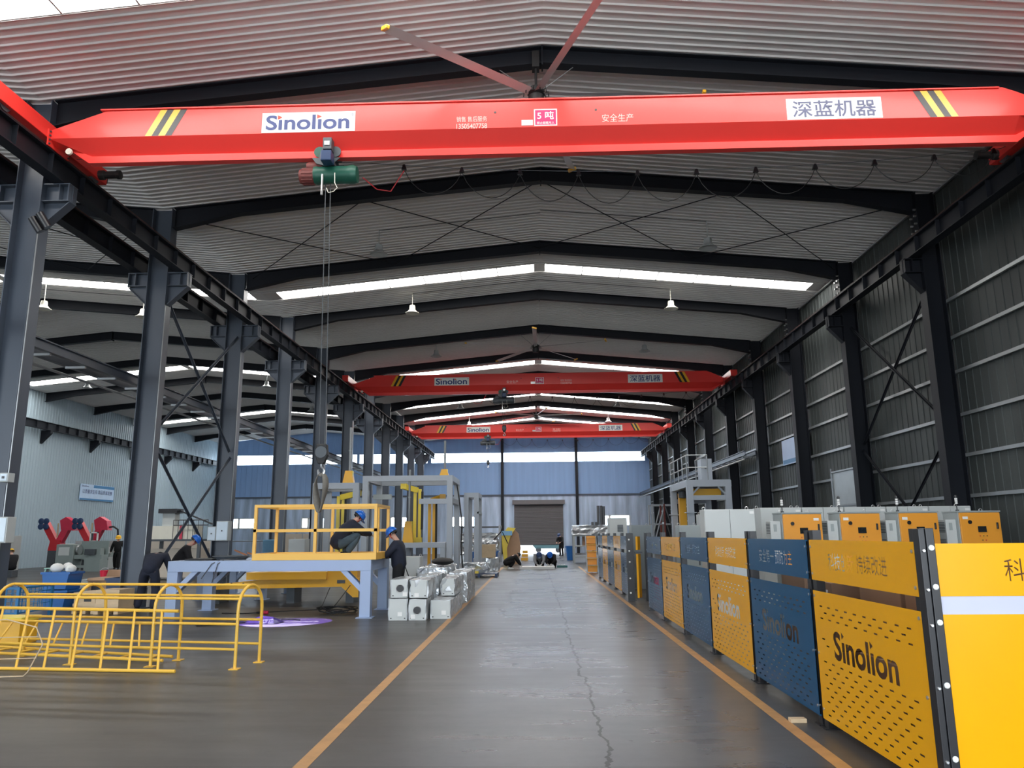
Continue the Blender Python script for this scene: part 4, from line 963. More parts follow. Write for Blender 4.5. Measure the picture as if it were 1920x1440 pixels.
MB().box(5.72, 6.9, 28.6, 28.9, 3.02, 3.26).build('yellow_carriage', YEL, g)
MB().box(5.72, 5.98, 30.6, 30.9, 0.1, 3.2).build('yellow_column', YEL, g)
MB().box(6.04, 6.16, 30.6, 30.8, 0.1, 3.1).build('lift_column', GREYF, g)
MB().lathe([(0.05, 0), (0.17, 0.02), (0.17, 0.26), (0.08, 0.3)], (5.84, 30.5, 3.0), 14).build('drive_motor', DKG, g)
b = grey_cabinet('machine_housing', 5.05, 5.75, 26.2, 0.9, 1.62, 'pale grey machine housing in front of the gantry legs', CAB, 1, cat='machine housing')
# scaffold like steel stand beside the gantry
t = thing('steel_stand', 'thin brown and silver steel stand between the gantry and the end wall', 'stand', (6.4, 39.5, 0))
for x in (5.9, 6.5, 7.1):
    for y in (39.0, 40.2): MB().box(x - 0.04, x + 0.04, y - 0.04, y + 0.04, 0, 3.1).build('upright', RUST if x == 6.5 else GREYF, t)
for y in (39.0, 40.2):
    for z in (1.2, 2.1, 3.06): MB().box(5.9, 7.1, y - 0.025, y + 0.025, z - 0.03, z + 0.03).build('rung', GREYF, t)
    MB().bar((5.95, y, 1.2), (6.5, y, 3.0), 0.05, 0.05).build('diagonal', GREYF, t); MB().bar((6.55, y, 3.0), (7.05, y, 1.2), 0.05, 0.05).build('diagonal', DKG, t)
MB().box(5.9, 7.1, 39.0, 40.2, 1.02, 1.10).build('shelf', YELL, t)
# small trestles
for i, (x, y) in enumerate(((3.75, 33.5), (4.55, 33.5))):
    t = thing('trestle', 'small silver trestle behind the farther fence run, %s counting towards the metal wall' % ORD[i], 'trestle', (x, y, 0), group='silver trestles')
    for s_ in (-1, 1):
        for e in (-1, 1): MB().bar((x + s_ * 0.32, y + e * 0.3, 0.0), (x + s_ * 0.08, y + e * 0.3, 1.86), 0.05, 0.05).build('leg', GIRT, t)
    MB().box(x - 0.12, x + 0.12, y - 0.34, y + 0.34, 1.84, 1.90).build('top_bar', GIRT, t)
    for s_ in (-1, 1): MB().bar((x - 0.2, y + s_ * 0.3, 0.9), (x + 0.2, y + s_ * 0.3, 0.9), 0.04, 0.04).build('stretcher', GIRT, t)
# poster and pipe frame on the metal wall
p = thing('wall_poster', 'pale blue poster on the metal wall between two dark columns', 'poster', (10.12, 29.9, 4.7))
MB().box(10.11, 10.13, 28.55, 31.2, 4.30, 5.30).build('board', mat('poster_blue', (0.42, 0.55, 0.80, 1), 0.4), p)
MB().box(10.106, 10.11, 28.6, 31.15, 4.34, 4.50).build('blue_band', BLUEC, p)
p = thing('pipe_frame', 'white pipe frame with clear sheet standing against the metal wall behind the cabinets', 'frame', (10.05, 24.7, 2.4))
for y in (23.6, 26.1): MB().box(10.03, 10.07, y - 0.03, y + 0.03, 0, 3.75).build('upright', GIRT, p)
for z in (2.5, 3.62): MB().box(10.03, 10.07, 23.6, 26.1, z - 0.025, z + 0.025).build('rail', GIRT, p)
MB().box(10.08, 10.085, 23.63, 26.07, 0.05, 3.6).build('sheet', mat('bright_sheet', (0.40, 0.44, 0.45, 1), 0.35, metal=0.3), p)
# orange steps at the end of the farther run
st = thing('step_stand', 'orange steps standing at the far end of the farther fence run', 'steps', (2.4, 34.0, 0))
for i in range(5):
    z = 0.30 * (i + 1); MB().box(2.22, 2.62, 33.7 + i * 0.14, 33.84 + i * 0.14, z - 0.27, z - 0.03).build('riser', ORG, st)
    MB().box(2.20, 2.64, 33.66 + i * 0.14, 33.86 + i * 0.14, z - 0.03, z).build('tread', YEL, st)
MB().box(2.22, 2.62, 34.42, 34.5, 1.05, 1.55).build('back_panel', ORG, st)
for x in (2.19, 2.65): MB().box(x - 0.02, x + 0.02, 33.66, 34.5, 0.0, 0.04).build('runner', GREYF, st); MB().bar((x, 33.7, 0.0), (x, 34.45, 1.55), 0.04, 0.1).build('stringer', GREYF, st)
# wrapped rack, bin and clutter near the shutter
rk = thing('wrapped_rack', 'steel rack covered in clear plastic film beyond the orange steps', 'rack', (3.2, 45.5, 0))
for (x, y) in ((2.2, 45.0), (4.2, 45.0), (2.2, 46.2), (4.2, 46.2)): MB().box(x - 0.05, x + 0.05, y - 0.05, y + 0.05, 0, 2.05).build('upright', CABD, rk)
for z in (0.35, 0.95, 1.55): MB().box(2.2, 4.2, 45.0, 46.2, z - 0.04, z + 0.04).build('shelf', CABD, rk)
m = MB(); n = 12
def crumple(mb, x0, x1, y0, y1, z0, z1, amp, nx, ny, nz, seed=1):
    """closed box with a crumpled skin"""
    rnd = random.Random(seed); grid = {}
    def pt(i, j, k):
        if (i, j, k) not in grid:
            q = V((x0 + (x1 - x0) * i / nx, y0 + (y1 - y0) * j / ny, z0 + (z1 - z0) * k / nz))
            c = V(((x0 + x1) / 2, (y0 + y1) / 2, (z0 + z1) / 2))
            if k > 0: q += V((rnd.uniform(-amp, amp), rnd.uniform(-amp, amp), rnd.uniform(-amp, amp * 0.3)))
            grid[(i, j, k)] = (len(mb.v), q); mb.v.append(tuple(q))
        return grid[(i, j, k)][0]
    def face(a): mb.f.append(tuple(a)); mb.mi.append(mb.cur)
    for i in range(nx):
        for j in range(ny):
            for k in (0, nz): face([pt(i, j, k), pt(i + 1, j, k), pt(i + 1, j + 1, k), pt(i, j + 1, k)])
    for i in range(nx):
        for k in range(nz):
            for j in (0, ny): face([pt(i, j, k), pt(i + 1, j, k), pt(i + 1, j, k + 1), pt(i, j, k + 1)])
    for j in range(ny):
        for k in range(nz):
            for i in (0, nx): face([pt(i, j, k), pt(i, j + 1, k), pt(i, j + 1, k + 1), pt(i, j, k + 1)])
    return mb
crumple(MB(), 2.15, 4.25, 44.92, 46.3, 1.6, 2.15, 0.06, 10, 6, 4, 3).build('plastic_film', WRAP, rk)
MB().box(2.7, 3.1, 45.1, 45.6, 0.99, 1.50).build('carton', CARDD, rk)
bn = thing('waste_bin', 'blue plastic bin standing near the roller shutter', 'bin', (2.2, 50.0, 0))
MB().lathe([(0.02, 0), (0.24, 0), (0.30, 0.85), (0.33, 0.86), (0.33, 0.90), (0.28, 0.90), (0.24, 0.1)], (2.2, 50.0, 0), 18).build('bin_body', BLUEP, bn)
for s_ in (-1, 1): MB().box(2.2 + s_ * 0.34 - 0.02, 2.2 + s_ * 0.34 + 0.02, 49.92, 50.08, 0.78, 0.86).build('handle', BLUEP, bn)
t = thing('flatbed_trailer', 'low dark green trailer bed parked outside under the raised shutter', 'trailer', (1.1, 72.0, 0))
MB().prism([(-0.4, 0.72), (2.8, 0.72), (2.8, 0.35), (-0.1, 0.35)], 'y', 71.2, 72.6).build('bed', mat('dark_green_paint', (0.03, 0.07, 0.07, 1), 0.5), t)
for x in (0.2, 2.0): MB().lathe([(0.05, -0.1), (0.26, -0.1), (0.26, 0.1), (0.05, 0.1)], (x, 71.3, 0.24), 16, 'y').build('wheel', RUB, t)
t = thing('tool_tray', 'flat green tray of tools on the floor beside the crouching workers', 'tray', (1.3, 39.3, 0))
MB().box(1.02, 1.55, 39.1, 39.5, 0, 0.10).build('tray_body', mat('tray_green', (0.01, 0.14, 0.13, 1), 0.4), t)
for i in range(3): MB().box(1.1 + i * 0.13, 1.18 + i * 0.13, 39.18, 39.4, 0.10, 0.14).build('tool', PAPER, t)
pl = MB(); pl.box(-0.82, 0.88, 37.6, 38.3, 0.06, 0.11); pl.box(-0.82, 0.88, 37.58, 37.6, 0.0, 0.11)
tag(pl.build('cover_sheet', PAPER, bevel=0.004), 'long white panel lying on the floor among the crouching workers', 'panel')
ro = thing('roll_stack', 'two dark grey tubes standing upright by the end wall right of the shutter', 'tubes', (5.2, 63, 0))
for x, h in ((4.62, 2.6), (4.9, 2.6), (5.1, 3.9), (5.35, 3.9), (5.55, 3.85)): MB().cyl((x, 63, 0), (x, 63, h), 0.11, n=12).build('tube', DKG, ro)
# ---------------------------------------------------------------- left of the lane: steel table, platform, cage, boxes
def bench(name, x0, x1, y0, y1, zt, hb, lw, lab, m, braces=True):
    t = thing(name, lab, 'table', ((x0 + x1) / 2, (y0 + y1) / 2, 0))
    MB().box(x0, x1, y0, y0 + lw, zt - hb, zt).build('front_beam', m, t, bevel=0.006)
    MB().box(x0, x1, y1 - lw, y1, zt - hb, zt).build('rear_beam', m, t, bevel=0.006)
    for x in (x0, x1 - lw): MB().box(x, x + lw, y0 + lw, y1 - lw, zt - hb, zt).build('end_beam', m, t)
    MB().box(x0 + lw, x1 - lw, y0 + lw, y1 - lw, zt - 0.03, zt - 0.005).build('top_plate', m, t)
    for x in (x0, x1 - lw):
        for y in (y0, y1 - lw):
            l = MB().box(x, x + lw, y, y + lw, 0.015, zt - hb).build('leg', m, t, bevel=0.006)
            MB().box(x - 0.06, x + lw + 0.06, y - 0.06, y + lw + 0.06, 0, 0.016).build('foot_plate', m, l)
            if braces:
                sg = 1 if x == x0 else -1; xa = x + lw if sg > 0 else x
                MB().prism([(xa, zt - hb - 0.42), (xa, zt - hb - 0.28), (xa + sg * 0.28, zt - hb), (xa + sg * 0.42, zt - hb)], 'y', y + 0.02, y + lw - 0.02).build('corner_brace', m, l)
    return t
bench('steel_table', -7.68, -3.42, 15.95, 17.95, 1.16, 0.22, 0.22, 'long blue grey steel table carrying the yellow railed platform', BLUEG)
bench('steel_table', -9.1, -7.25, 20.6, 23.0, 0.98, 0.18, 0.2, 'second blue grey steel table standing behind the long one', BLUEG)
# yellow railed platform on the table
p = thing('railed_platform', 'yellow railed work platform lying on the blue grey table', 'platform', (-4.63, 16.7, 1.16))
x0, x1, y0, y1 = -5.94, -3.33, 16.0, 17.4
for y in (y0, y1 - 0.05): MB().box(x0, x1, y, y + 0.05, 1.162, 1.30).build('toe_board', YELP, p, bevel=0.004)
for x in (x0, x1 - 0.05): MB().box(x, x + 0.05, y0 + 0.05, y1 - 0.05, 1.162, 1.30).build('toe_board', YELP, p)
MB().box(x0 + 0.05, x1 - 0.05, y0 + 0.05, y1 - 0.05, 1.18, 1.21).build('deck', YELP, p)
for (x, y) in ((x0, y0), (-4.66, y0), (x1 - 0.06, y0), (x0, y1 - 0.06), (-4.66, y1 - 0.06), (x1 - 0.06, y1 - 0.06), (x1 - 0.06, y0 + 0.22)): MB().box(x, x + 0.06, y, y + 0.06, 1.30, 2.25).build('post', YELP, p)
for z in (1.77, 2.28):
    for y in (y0, y1 - 0.06): MB().box(x0, x1, y, y + 0.06, z - 0.03, z + 0.03).build('rail', YELP, p)
    MB().box(x0, x0 + 0.06, y0 + 0.06, y1 - 0.06, z - 0.03, z + 0.03).build('rail', YELP, p)
MB().box(x1 - 0.06, x1, y0 + 0.06, y1 - 0.06, 2.25, 2.31).build('rail', YELP, p)
MB().tube([(-5.1, 16.4, 1.18), (-4.9, 16.35, 1.18)], 0.01, 6)
# rope coil on the table
c = MB()
for k in range(4): c.tube([(-6.65 + (0.30 + 0.03 * k) * math.cos(a), 16.7 + (0.30 + 0.02 * k) * math.sin(a), 1.175 + 0.02 * k) for a in [i * math.pi / 10 for i in range(20)]], 0.014, 6, closed=True)
c.tube([(-6.5, 16.42, 1.19), (-6.6, 16.0, 1.18), (-6.75, 15.93, 1.10), (-6.95, 15.93, 0.80)], 0.010, 6); c.tube([(-6.4, 16.42, 1.19), (-6.52, 16.0, 1.18), (-6.62, 15.93, 1.10), (-6.72, 15.93, 0.72)], 0.010, 6)
tag(c.build('hose_coil', DKG), 'dark hose coil lying on the blue grey table with ends over its edge', 'hose')
gv = MB(); gv.box(-7.55, -6.95, 16.4, 17.2, 1.162, 1.19); tag(gv.build('dark_cloth', RUB, bevel=0.008), 'flat black cloth on the blue grey table near the black-clad worker', 'cloth')
# yellow machine base under the table
t = thing('yellow_truss', 'long yellow steel beam assembly on the floor behind the table', 'beam', (-6.2, 19.6, 0))
MB().prism([(-8.3, 0.36), (-8.3, 0.44), (-6.6, 0.62), (-4.4, 0.62), (-4.4, 0.42), (-6.0, 0.40)], 'y', 19.2, 19.45).build('main_beam', YEL, t)
MB().prism([(-8.3, 0.30), (-8.3, 0.44), (-6.6, 0.60), (-4.4, 0.60), (-4.4, 0.40), (-6.0, 0.36)], 'y', 20.2, 20.4).build('main_beam', YEL, t)
MB().box(-7.2, -5.2, 19.1, 20.5, 0.60, 0.78).build('top_box', YEL, t)
MB().box(-5.2, -4.45, 19.2, 20.4, 0.62, 0.80).build('top_box', YEL, t)
MB().prism([(-4.85, 0.42), (-4.42, 0.42), (-4.42, 0.16), (-4.55, 0.16)], 'y', 19.2, 19.26).build('hanging_bracket', YEL, t)
for x in (-8.1, -6.2, -4.7): MB().box(x - 0.1, x + 0.1, 19.5, 20.1, 0.0, 0.42).build('support', DKG, t)
for x in (-7.6, -7.3): MB().cyl((x, 19.2, 0.50), (x, 19.19, 0.50), 0.03, n=10).build('bolt_hole', BLACK, t)
MB().box(-4.95, -4.75, 19.185, 19.2, 0.50, 0.58).build('slot_plate', DKG, t)
# cables on the floor
def cable(name, pts, r, lab, m=RUB, cat='cable'): tag(MB().tube(pts, r, 6).build(name, m, smooth=True), lab, cat)
pts = []
for i in range(70):
    a = i * 0.42; pts.append((-4.35 + 0.35 * math.cos(a) * (1 + 0.3 * math.sin(i)), 17.0 + 0.3 * math.sin(a), 0.02 + 0.10 * abs(math.sin(i * 0.23))))
cable('cable', pts, 0.012, 'tangled heap of black cable on the floor under the table end')
cable('cable', [(-4.6, 19.1, 0.45), (-4.65, 18.4, 0.2), (-4.72, 18.0, 0.02), (-4.85, 17.9, 0.012), (-4.4, 17.6, 0.012)], 0.011, 'black cable drooping from the end of the yellow beam to the floor')
cable('cable', [(-5.1, 19.1, 0.4), (-5.05, 18.3, 0.05), (-5.0, 17.7, 0.012), (-5.8, 17.3, 0.012), (-6.4, 16.9, 0.012), (-6.9, 17.0, 0.012)], 0.010, 'thin black cable on the floor under the middle of the table')
cable('cable', [(-3.47, 17.86, 1.175), (-3.38, 18.0, 1.17), (-3.15, 18.35, 1.0), (-3.0, 18.4, 0.6), (-3.1, 18.3, 0.1), (-3.6, 18.1, 0.012)], 0.012, 'black cable hanging behind the standing worker')
pg = thing('cable_plug', 'dark red cable plug on the floor under the table', 'plug', (-5.9, 16.9, 0))
MB().cyl((-5.98, 16.9, 0.035), (-5.84, 16.9, 0.035), 0.035, n=12).build('plug_body', CRIM, pg); MB().cyl((-6.1, 16.9, 0.03), (-5.98, 16.9, 0.035), 0.02, 0.03, n=10).build('sleeve', BLACK, pg)
# film-wrapped steel boxes beside the lane
def wrapped(name, x0, x1, y0, y1, z0, z1, lab, hole=None, label=None, seed=1, m=None, amp=0.012):
    t = thing(name, lab, 'box', ((x0 + x1) / 2, (y0 + y1) / 2, z0), group='film-wrapped boxes')
    ny = max(3, int((y1 - y0) / 0.12)); nx = max(3, int((x1 - x0) / 0.12)); nz = max(3, int((z1 - z0) / 0.12))
    MB().box(x0 + 0.02, x1 - 0.02, y0, y0 + 0.04, z0, z1 - 0.01).build('front_plate', CAB if m is None else m, t)
    crumple(MB(), x0, x1, y0 + 0.012, y1, z0, z1, amp, nx, ny, nz, seed).build('plastic_film', WRAPB if m is None else m, t)
    if hole: 
        h = MB().cyl((hole[0], y0 + 0.004, hole[1]), (hole[0], y0 - 0.004, hole[1]), 0.072, n=22).build('round_opening', BLACK, t)
        MB().tube([(hole[0] + 0.076 * math.cos(a), y0 - 0.004, hole[1] + 0.076 * math.sin(a)) for a in [i * math.pi / 12 for i in range(24)]], 0.006, 6, closed=True).build('opening_rim', MET, h)
    if label: MB().box(label[0] - 0.045, label[0] + 0.045, y0 - 0.012, y0 - 0.004, label[1] - 0.04, label[1] + 0.04).build('paper_label', PAPER, t)
    for x in (x0 + 0.05, x1 - 0.05): MB().box(x - 0.014, x + 0.014, y0 - 0.006, y0 + 0.002, z0 + 0.03, z0 + 0.05).build('slot_hole', BLACK, t)
    return t
wrapped('wrapped_box', -2.95, -2.575, 15.5, 16.7, 0, 0.415, 'film-wrapped steel box with small paper label, bottom corner of the stack beside the table', None, (-2.72, 0.12), 1)
wrapped('wrapped_box', -2.55, -2.20, 15.5, 16.7, 0, 0.41, 'film-wrapped steel box with a round hole, bottom row of the stack', (-2.38, 0.19), (-2.46, 0.07), 2)
wrapped('wrapped_box', -2.92, -2.58, 15.52, 16.7, 0.43, 0.79, 'film-wrapped steel box with a round hole, on top of the stack', (-2.73, 0.61), (-2.63, 0.50), 3)
wrapped('wrapped_box', -2.54, -2.18, 15.54, 16.8, 0.425, 0.78, 'film-wrapped box without a hole, on top of the stack', None, (-2.40, 0.48), 4, None, 0.02)
wrapped('wrapped_box', -2.15, -1.74, 15.75, 18.1, 0, 0.36, 'long film-wrapped box on the floor along the orange lane line', None, (-1.88, 0.12), 5)
wrapped('wrapped_box', -2.05, -1.76, 16.7, 18.6, 0.38, 0.74, 'long film-wrapped box lying on top of the one along the lane line', None, None, 6, None, 0.03)
wrapped('wrapped_box', -2.16, -1.72, 19.3, 21.6, 0, 0.74, 'taller film-wrapped box standing farther along the lane line', None, (-1.9, 0.2), 7, WRAP, 0.03)
wrapped('wrapped_box', -2.62, -2.20, 17.2, 18.9, 0, 0.78, 'crumpled film bundle directly behind the stack of boxes', None, None, 8, WRAP, 0.04)
wrapped('wrapped_box', -3.0, -2.25, 19.4, 21.8, 0, 0.85, 'large crumpled film bundle behind the standing worker', None, None, 9, WRAP, 0.05)
hp = MB().ball((-2.5, 20.6, 0.965), 0.30, 0.34, 0.10, 14, 8); tag(hp.build('black_bag', RUB, smooth=True), 'black plastic bag on top of the large film bundle', 'bag')
# purple logo projected on the floor by a small projector on the near column
pr = thing('logo_projector', 'small black light projector clamped to the nearest dividing column', 'projector', (-9.2, 13.0, 7.2))
src = V((-9.0, 12.8, 7.15)); tgt = V((-4.95, 15.25, 0.0)); dv = (tgt - src).normalized()
MB().cyl(src - dv * 0.32, src - dv * 0.03, 0.075, n=16).build('lamp_housing', BLACK, pr)
MB().bar((-9.32, 13.12, 7.35), src - dv * 0.2, 0.04, 0.02).build('clamp_arm', BLACK, pr)
def spot(name, col, power, size, blend, rad):
    l = bpy.data.lights.new(name, 'SPOT'); l.color = col; l.energy = power; l.spot_size = size; l.spot_blend = blend; l.shadow_soft_size = rad
    o = bpy.data.objects.new(name, l); COL.objects.link(o); o.location = src; o.rotation_euler = dv.to_track_quat('-Z', 'Y').to_euler(); return o
D = (tgt - src).length
spot('projector_beam', (0.30, 0.16, 1.0), 21000, 2 * math.atan(0.74 / D), 0.06, 0.002)
spot('projector_text_beam', (0.8, 0.8, 1.0), 30000, 2 * math.atan(0.70 / D), 0.05, 0.00008)
f = 0.10 / D; gc = src + dv * 0.10
rgt = (V((1, 0, 0)) - dv * dv.x).normalized(); upg = dv.cross(rgt) * -1.0
f *= 100; R = 1.3 * f; circ = [(R * math.cos(2 * math.pi * i / 40), R * math.sin(2 * math.pi * i / 40)) for i in range(40)]
hl = fit(text_splines('Sinolion', 0.03), -0.52 * f, 0.52 * f, 0.02 * f, 0.28 * f) + fit(text_splines('\u6df1\u84dd\u673a\u5668', 0.02), -0.36 * f, 0.36 * f, -0.34 * f, -0.08 * f)
mm = M4(((rgt.x, upg.x, -dv.x, gc.x), (rgt.y, upg.y, -dv.y, gc.y), (rgt.z, upg.z, -dv.z, gc.z), (0, 0, 0, 1)))
# two-lens projector: the text beam passes a cut-out plate, the disc beam leaves beside it
text_src = src + rgt * 0.16
bpy.data.objects['projector_text_beam'].location = text_src
bpy.data.objects['projector_text_beam'].rotation_euler = (tgt - text_src).normalized().to_track_quat('-Z', 'Y').to_euler()
d2 = (tgt - text_src).normalized(); gc = text_src + d2 * 0.10
r2 = (V((1, 0, 0)) - d2 * d2.x).normalized(); u2 = (d2.cross(r2)) * -1.0
mm = M4(((r2.x, u2.x, -d2.x, gc.x), (r2.y, u2.y, -d2.y, gc.y), (r2.z, u2.z, -d2.z, gc.z), (0, 0, 0, 1)))
cut_plate('cut_out_plate', circ, hl, 0.04, mm @ M4.Diagonal((0.01, 0.01, 0.01, 1)), BLACK, pr)
MB().cyl(text_src - d2 * 0.32, text_src - d2 * 0.03, 0.07, n=16).build('lamp_housing', BLACK, pr)
# dark cloth tool with a loop handle on the floor
u = thing('floor_brush', 'black floor brush with a long loop handle lying in the purple light', 'brush', (-5.5, 15.2, 0))
m = MB(); m.faces([(-5.75, 15.05, 0.01), (-5.05, 14.95, 0.01), (-4.95, 15.3, 0.01), (-5.35, 15.55, 0.01), (-5.4, 15.25, 0.13), (-5.15, 15.2, 0.11)], [(0, 1, 2, 3), (0, 4, 3), (4, 5, 2, 3), (0, 1, 5, 4), (1, 2, 5)])
m.build('cloth_head', RUB, u)
MB().tube([(-5.6, 15.1, 0.03), (-6.2, 14.75, 0.015), (-6.42, 14.66, 0.015), (-6.46, 14.72, 0.015), (-6.3, 14.82, 0.015), (-5.7, 15.12, 0.03)], 0.014, 8).build('loop_handle', BLACK, u)
MB().tube([(-5.1, 15.25, 0.05), (-4.85, 15.45, 0.04), (-4.72, 15.52, 0.02)], 0.014, 8).build('stub_handle', BLACK, u)
# ---- yellow tubular cage and ladders on the floor
c = thing('tube_cage', 'yellow tubular cage of arched hoops standing on the floor', 'cage', (-5.8, 10.5, 0))
e1, e2 = V((-1.19, 0.20, 0)), V((0.12, 0.53, 0)); O = V((-3.85, 10.0, 0))
def hoop(o, m):
    pts = [o + ZVEC * z for z in (0.01, 0.2, 0.45, 0.70)]
    for i in range(1, 12):
        a = math.pi * i / 12; pts.append(o + e2 * (0.5 - 0.5 * math.cos(a)) + ZVEC * (0.72 + 0.30 * math.sin(a)))
    pts += [o + e2 + ZVEC * z for z in (0.70, 0.45, 0.2, 0.01)]
    m.tube(pts, 0.021, 8); return m
for i in range(4):
    o = O + e1 * i * (1.0 if i < 3 else 1.02); h = hoop(o, MB()).build('hoop', YELT, c, smooth=True)
    for q in (o, o + e2): MB().box(q.x - 0.06, q.x + 0.06, q.y - 0.06, q.y + 0.06, 0, 0.012).build('foot_plate', YELT, h)
for f_, zz in ((0, 0.24), (0, 0.55), (0, 0.86), (1, 0.24), (1, 0.55), (1, 0.86), (0.5, 1.02)):
    a = O + e2 * f_ + (e2 * (0.055 if f_ == 0 else -0.055) if zz == 0.86 else V((0, 0, 0))) + ZVEC * zz
    MB().tube([a, a + e1 * 3.06], 0.017, 8).build('side_rail', YELT, c, smooth=True)
def ladder(lab, a0, a1, b0, b1, n, r=0.021, rr=0.016):
    t = thing('ladder_frame', lab, 'ladder', (V(a0) + V(b1)) * 0.5)
    for p, q in ((a0, a1), (b0, b1)): MB().tube([V(p), V(q)], r, 8).build('rail', YELT, t, smooth=True)
    for i in range(n):
        f_ = (i + 0.6) / (n + 0.2); MB().tube([V(a0).lerp(V(a1), f_), V(b0).lerp(V(b1), f_)], rr, 8).build('rung', YELT, t, smooth=True)
    return t
ladder('yellow ladder frame leaning on the arched cage, lower rail on the floor', (-7.3, 10.05, 0.02), (-4.5, 9.75, 0.02), (-7.5, 10.5, 0.73), (-4.7, 10.16, 0.70), 7)
ladder('yellow ladder frame lying flat inside the arched cage', (-8.4, 11.0, 0.10), (-5.0, 10.45, 0.04), (-8.2, 11.35, 0.12), (-5.0, 10.72, 0.05), 8)
ladder('yellow ladder frame with slanting rungs leaning inside the cage', (-8.0, 10.6, 0.28), (-5.0, 10.25, 0.22), (-8.0, 10.95, 0.52), (-5.2, 10.58, 0.50), 7, 0.018, 0.013)
w = thing('wire_hoop', 'thin rusty yellow wire hoop frame at the edge of the yellow cage', 'hoop', (-6.9, 9.4, 0))
MB().tube([(-7.4, 9.3, 0.012), (-6.25, 9.5, 0.012), (-6.2, 9.5, 0.06), (-6.05, 9.5, 0.38), (-6.15, 9.5, 0.58), (-6.5, 9.45, 0.68), (-7.4, 9.3, 0.62)], 0.008, 6).build('hoop_wire', WOOD, w)
for z in (0.22, 0.47): MB().tube([(-7.4, 9.3, z), (-6.11, 9.5, z)], 0.006, 6).build('cross_wire', WOOD, w)
# ---- blue mesh cart and bins
def mesh_crate(lab, x0, x1, y0, y1, z1, m, step=0.13):
    t = thing('mesh_crate', lab, 'crate', ((x0 + x1) / 2, (y0 + y1) / 2, 0))
    for (x, y) in ((x0, y0), (x1, y0), (x0, y1), (x1, y1)): MB().box(x - 0.03, x + 0.03, y - 0.03, y + 0.03, 0, z1).build('post', m, t)
    MB().box(x0, x1, y0, y1, 0.12, 0.15).build('base', m, t)
    for y in (y0, y1):
        MB().box(x0, x1, y - 0.02, y + 0.02, z1 - 0.04, z1).build('rim', m, t); g = MB()
        x = x0 + step
        while x < x1 - 0.03: g.box(x - 0.006, x + 0.006, y - 0.006, y + 0.006, 0.15, z1 - 0.04); x += step
        z = 0.15 + step
        while z < z1 - 0.05: g.box(x0, x1, y - 0.006, y + 0.006, z - 0.006, z + 0.006); z += step
        g.build('wire_mesh', m, t)
    for x in (x0, x1):
        MB().box(x - 0.02, x + 0.02, y0, y1, z1 - 0.04, z1).build('rim', m, t); g = MB()
        y = y0 + step
        while y < y1 - 0.03: g.box(x - 0.006, x + 0.006, y - 0.006, y + 0.006, 0.15, z1 - 0.04); y += step
        z = 0.15 + step
        while z < z1 - 0.05: g.box(x - 0.006, x + 0.006, y0, y1, z - 0.006, z + 0.006); z += step
        g.build('wire_mesh', m, t)
    return t
mesh_crate('blue wire mesh crate on the floor behind the yellow cage', -12.3, -10.75, 15.9, 17.0, 0.66, BLUEC)
def bin_(lab, x0, x1, y0, y1, z0, z1, m=BLUEP, rim=0.03):
    t = thing('storage_bin', lab, 'bin', ((x0 + x1) / 2, (y0 + y1) / 2, z0)); k = 0.06; b = MB()
    b.prism([(x0 + k, z0), (x1 - k, z0), (x1, z1), (x0, z1)], 'y', y0, y0 + 0.02); b.prism([(x0 + k, z0), (x1 - k, z0), (x1, z1), (x0, z1)], 'y', y1 - 0.02, y1)
    b.box(x0 + k, x1 - k, y0, y1, z0, z0 + 0.02)
    for xa, xb in ((x0, x0 + k), (x1, x1 - k)): b.faces([(xa, y0, z1), (xa, y1, z1), (xb, y1, z0), (xb, y0, z0), (xa + (0.02 if xb > xa else -0.02), y0, z1), (xa + (0.02 if xb > xa else -0.02), y1, z1), (xb + (0.02 if xb > xa else -0.02), y1, z0), (xb + (0.02 if xb > xa else -0.02), y0, z0)], [(0, 1, 2, 3), (7, 6, 5, 4), (0, 4, 5, 1), (2, 6, 7, 3)])
    b.build('bin_body', m, t)
    r = MB()
    for y in (y0 - 0.015, y1 - 0.015): r.box(x0 - rim, x1 + rim, y, y + 0.03, z1 - 0.04, z1 + 0.01)
    for x in (x0 - rim, x1): r.box(x, x + rim, y0, y1, z1 - 0.04, z1 + 0.01)
    r.build('rim', m, t); return t
bin_('lower blue plastic bin on the floor under the bin with white parts', -12.0, -11.40, 18.6, 19.2, 0, 0.40)
bin_('upper blue plastic bin heaped with white parts behind the yellow cage', -12.05, -11.38, 18.6, 19.2, 0.415, 0.83)
fl = thing('white_parts', 'crumpled white plastic parts heaped in the upper blue bin', 'parts', (-11.7, 18.9, 0.84))
MB().ball((-11.85, 18.85, 0.93), 0.15, 0.16, 0.12, 10, 6).build('part_piece', PAPER, fl, smooth=True); MB().ball((-11.56, 18.95, 0.90), 0.12, 0.15, 0.11, 9, 5).build('part_piece', WHITE, fl, smooth=True); MB().ball((-11.7, 19.05, 0.96), 0.12, 0.12, 0.1, 9, 5).build('part_piece', PAPER, fl, smooth=True)
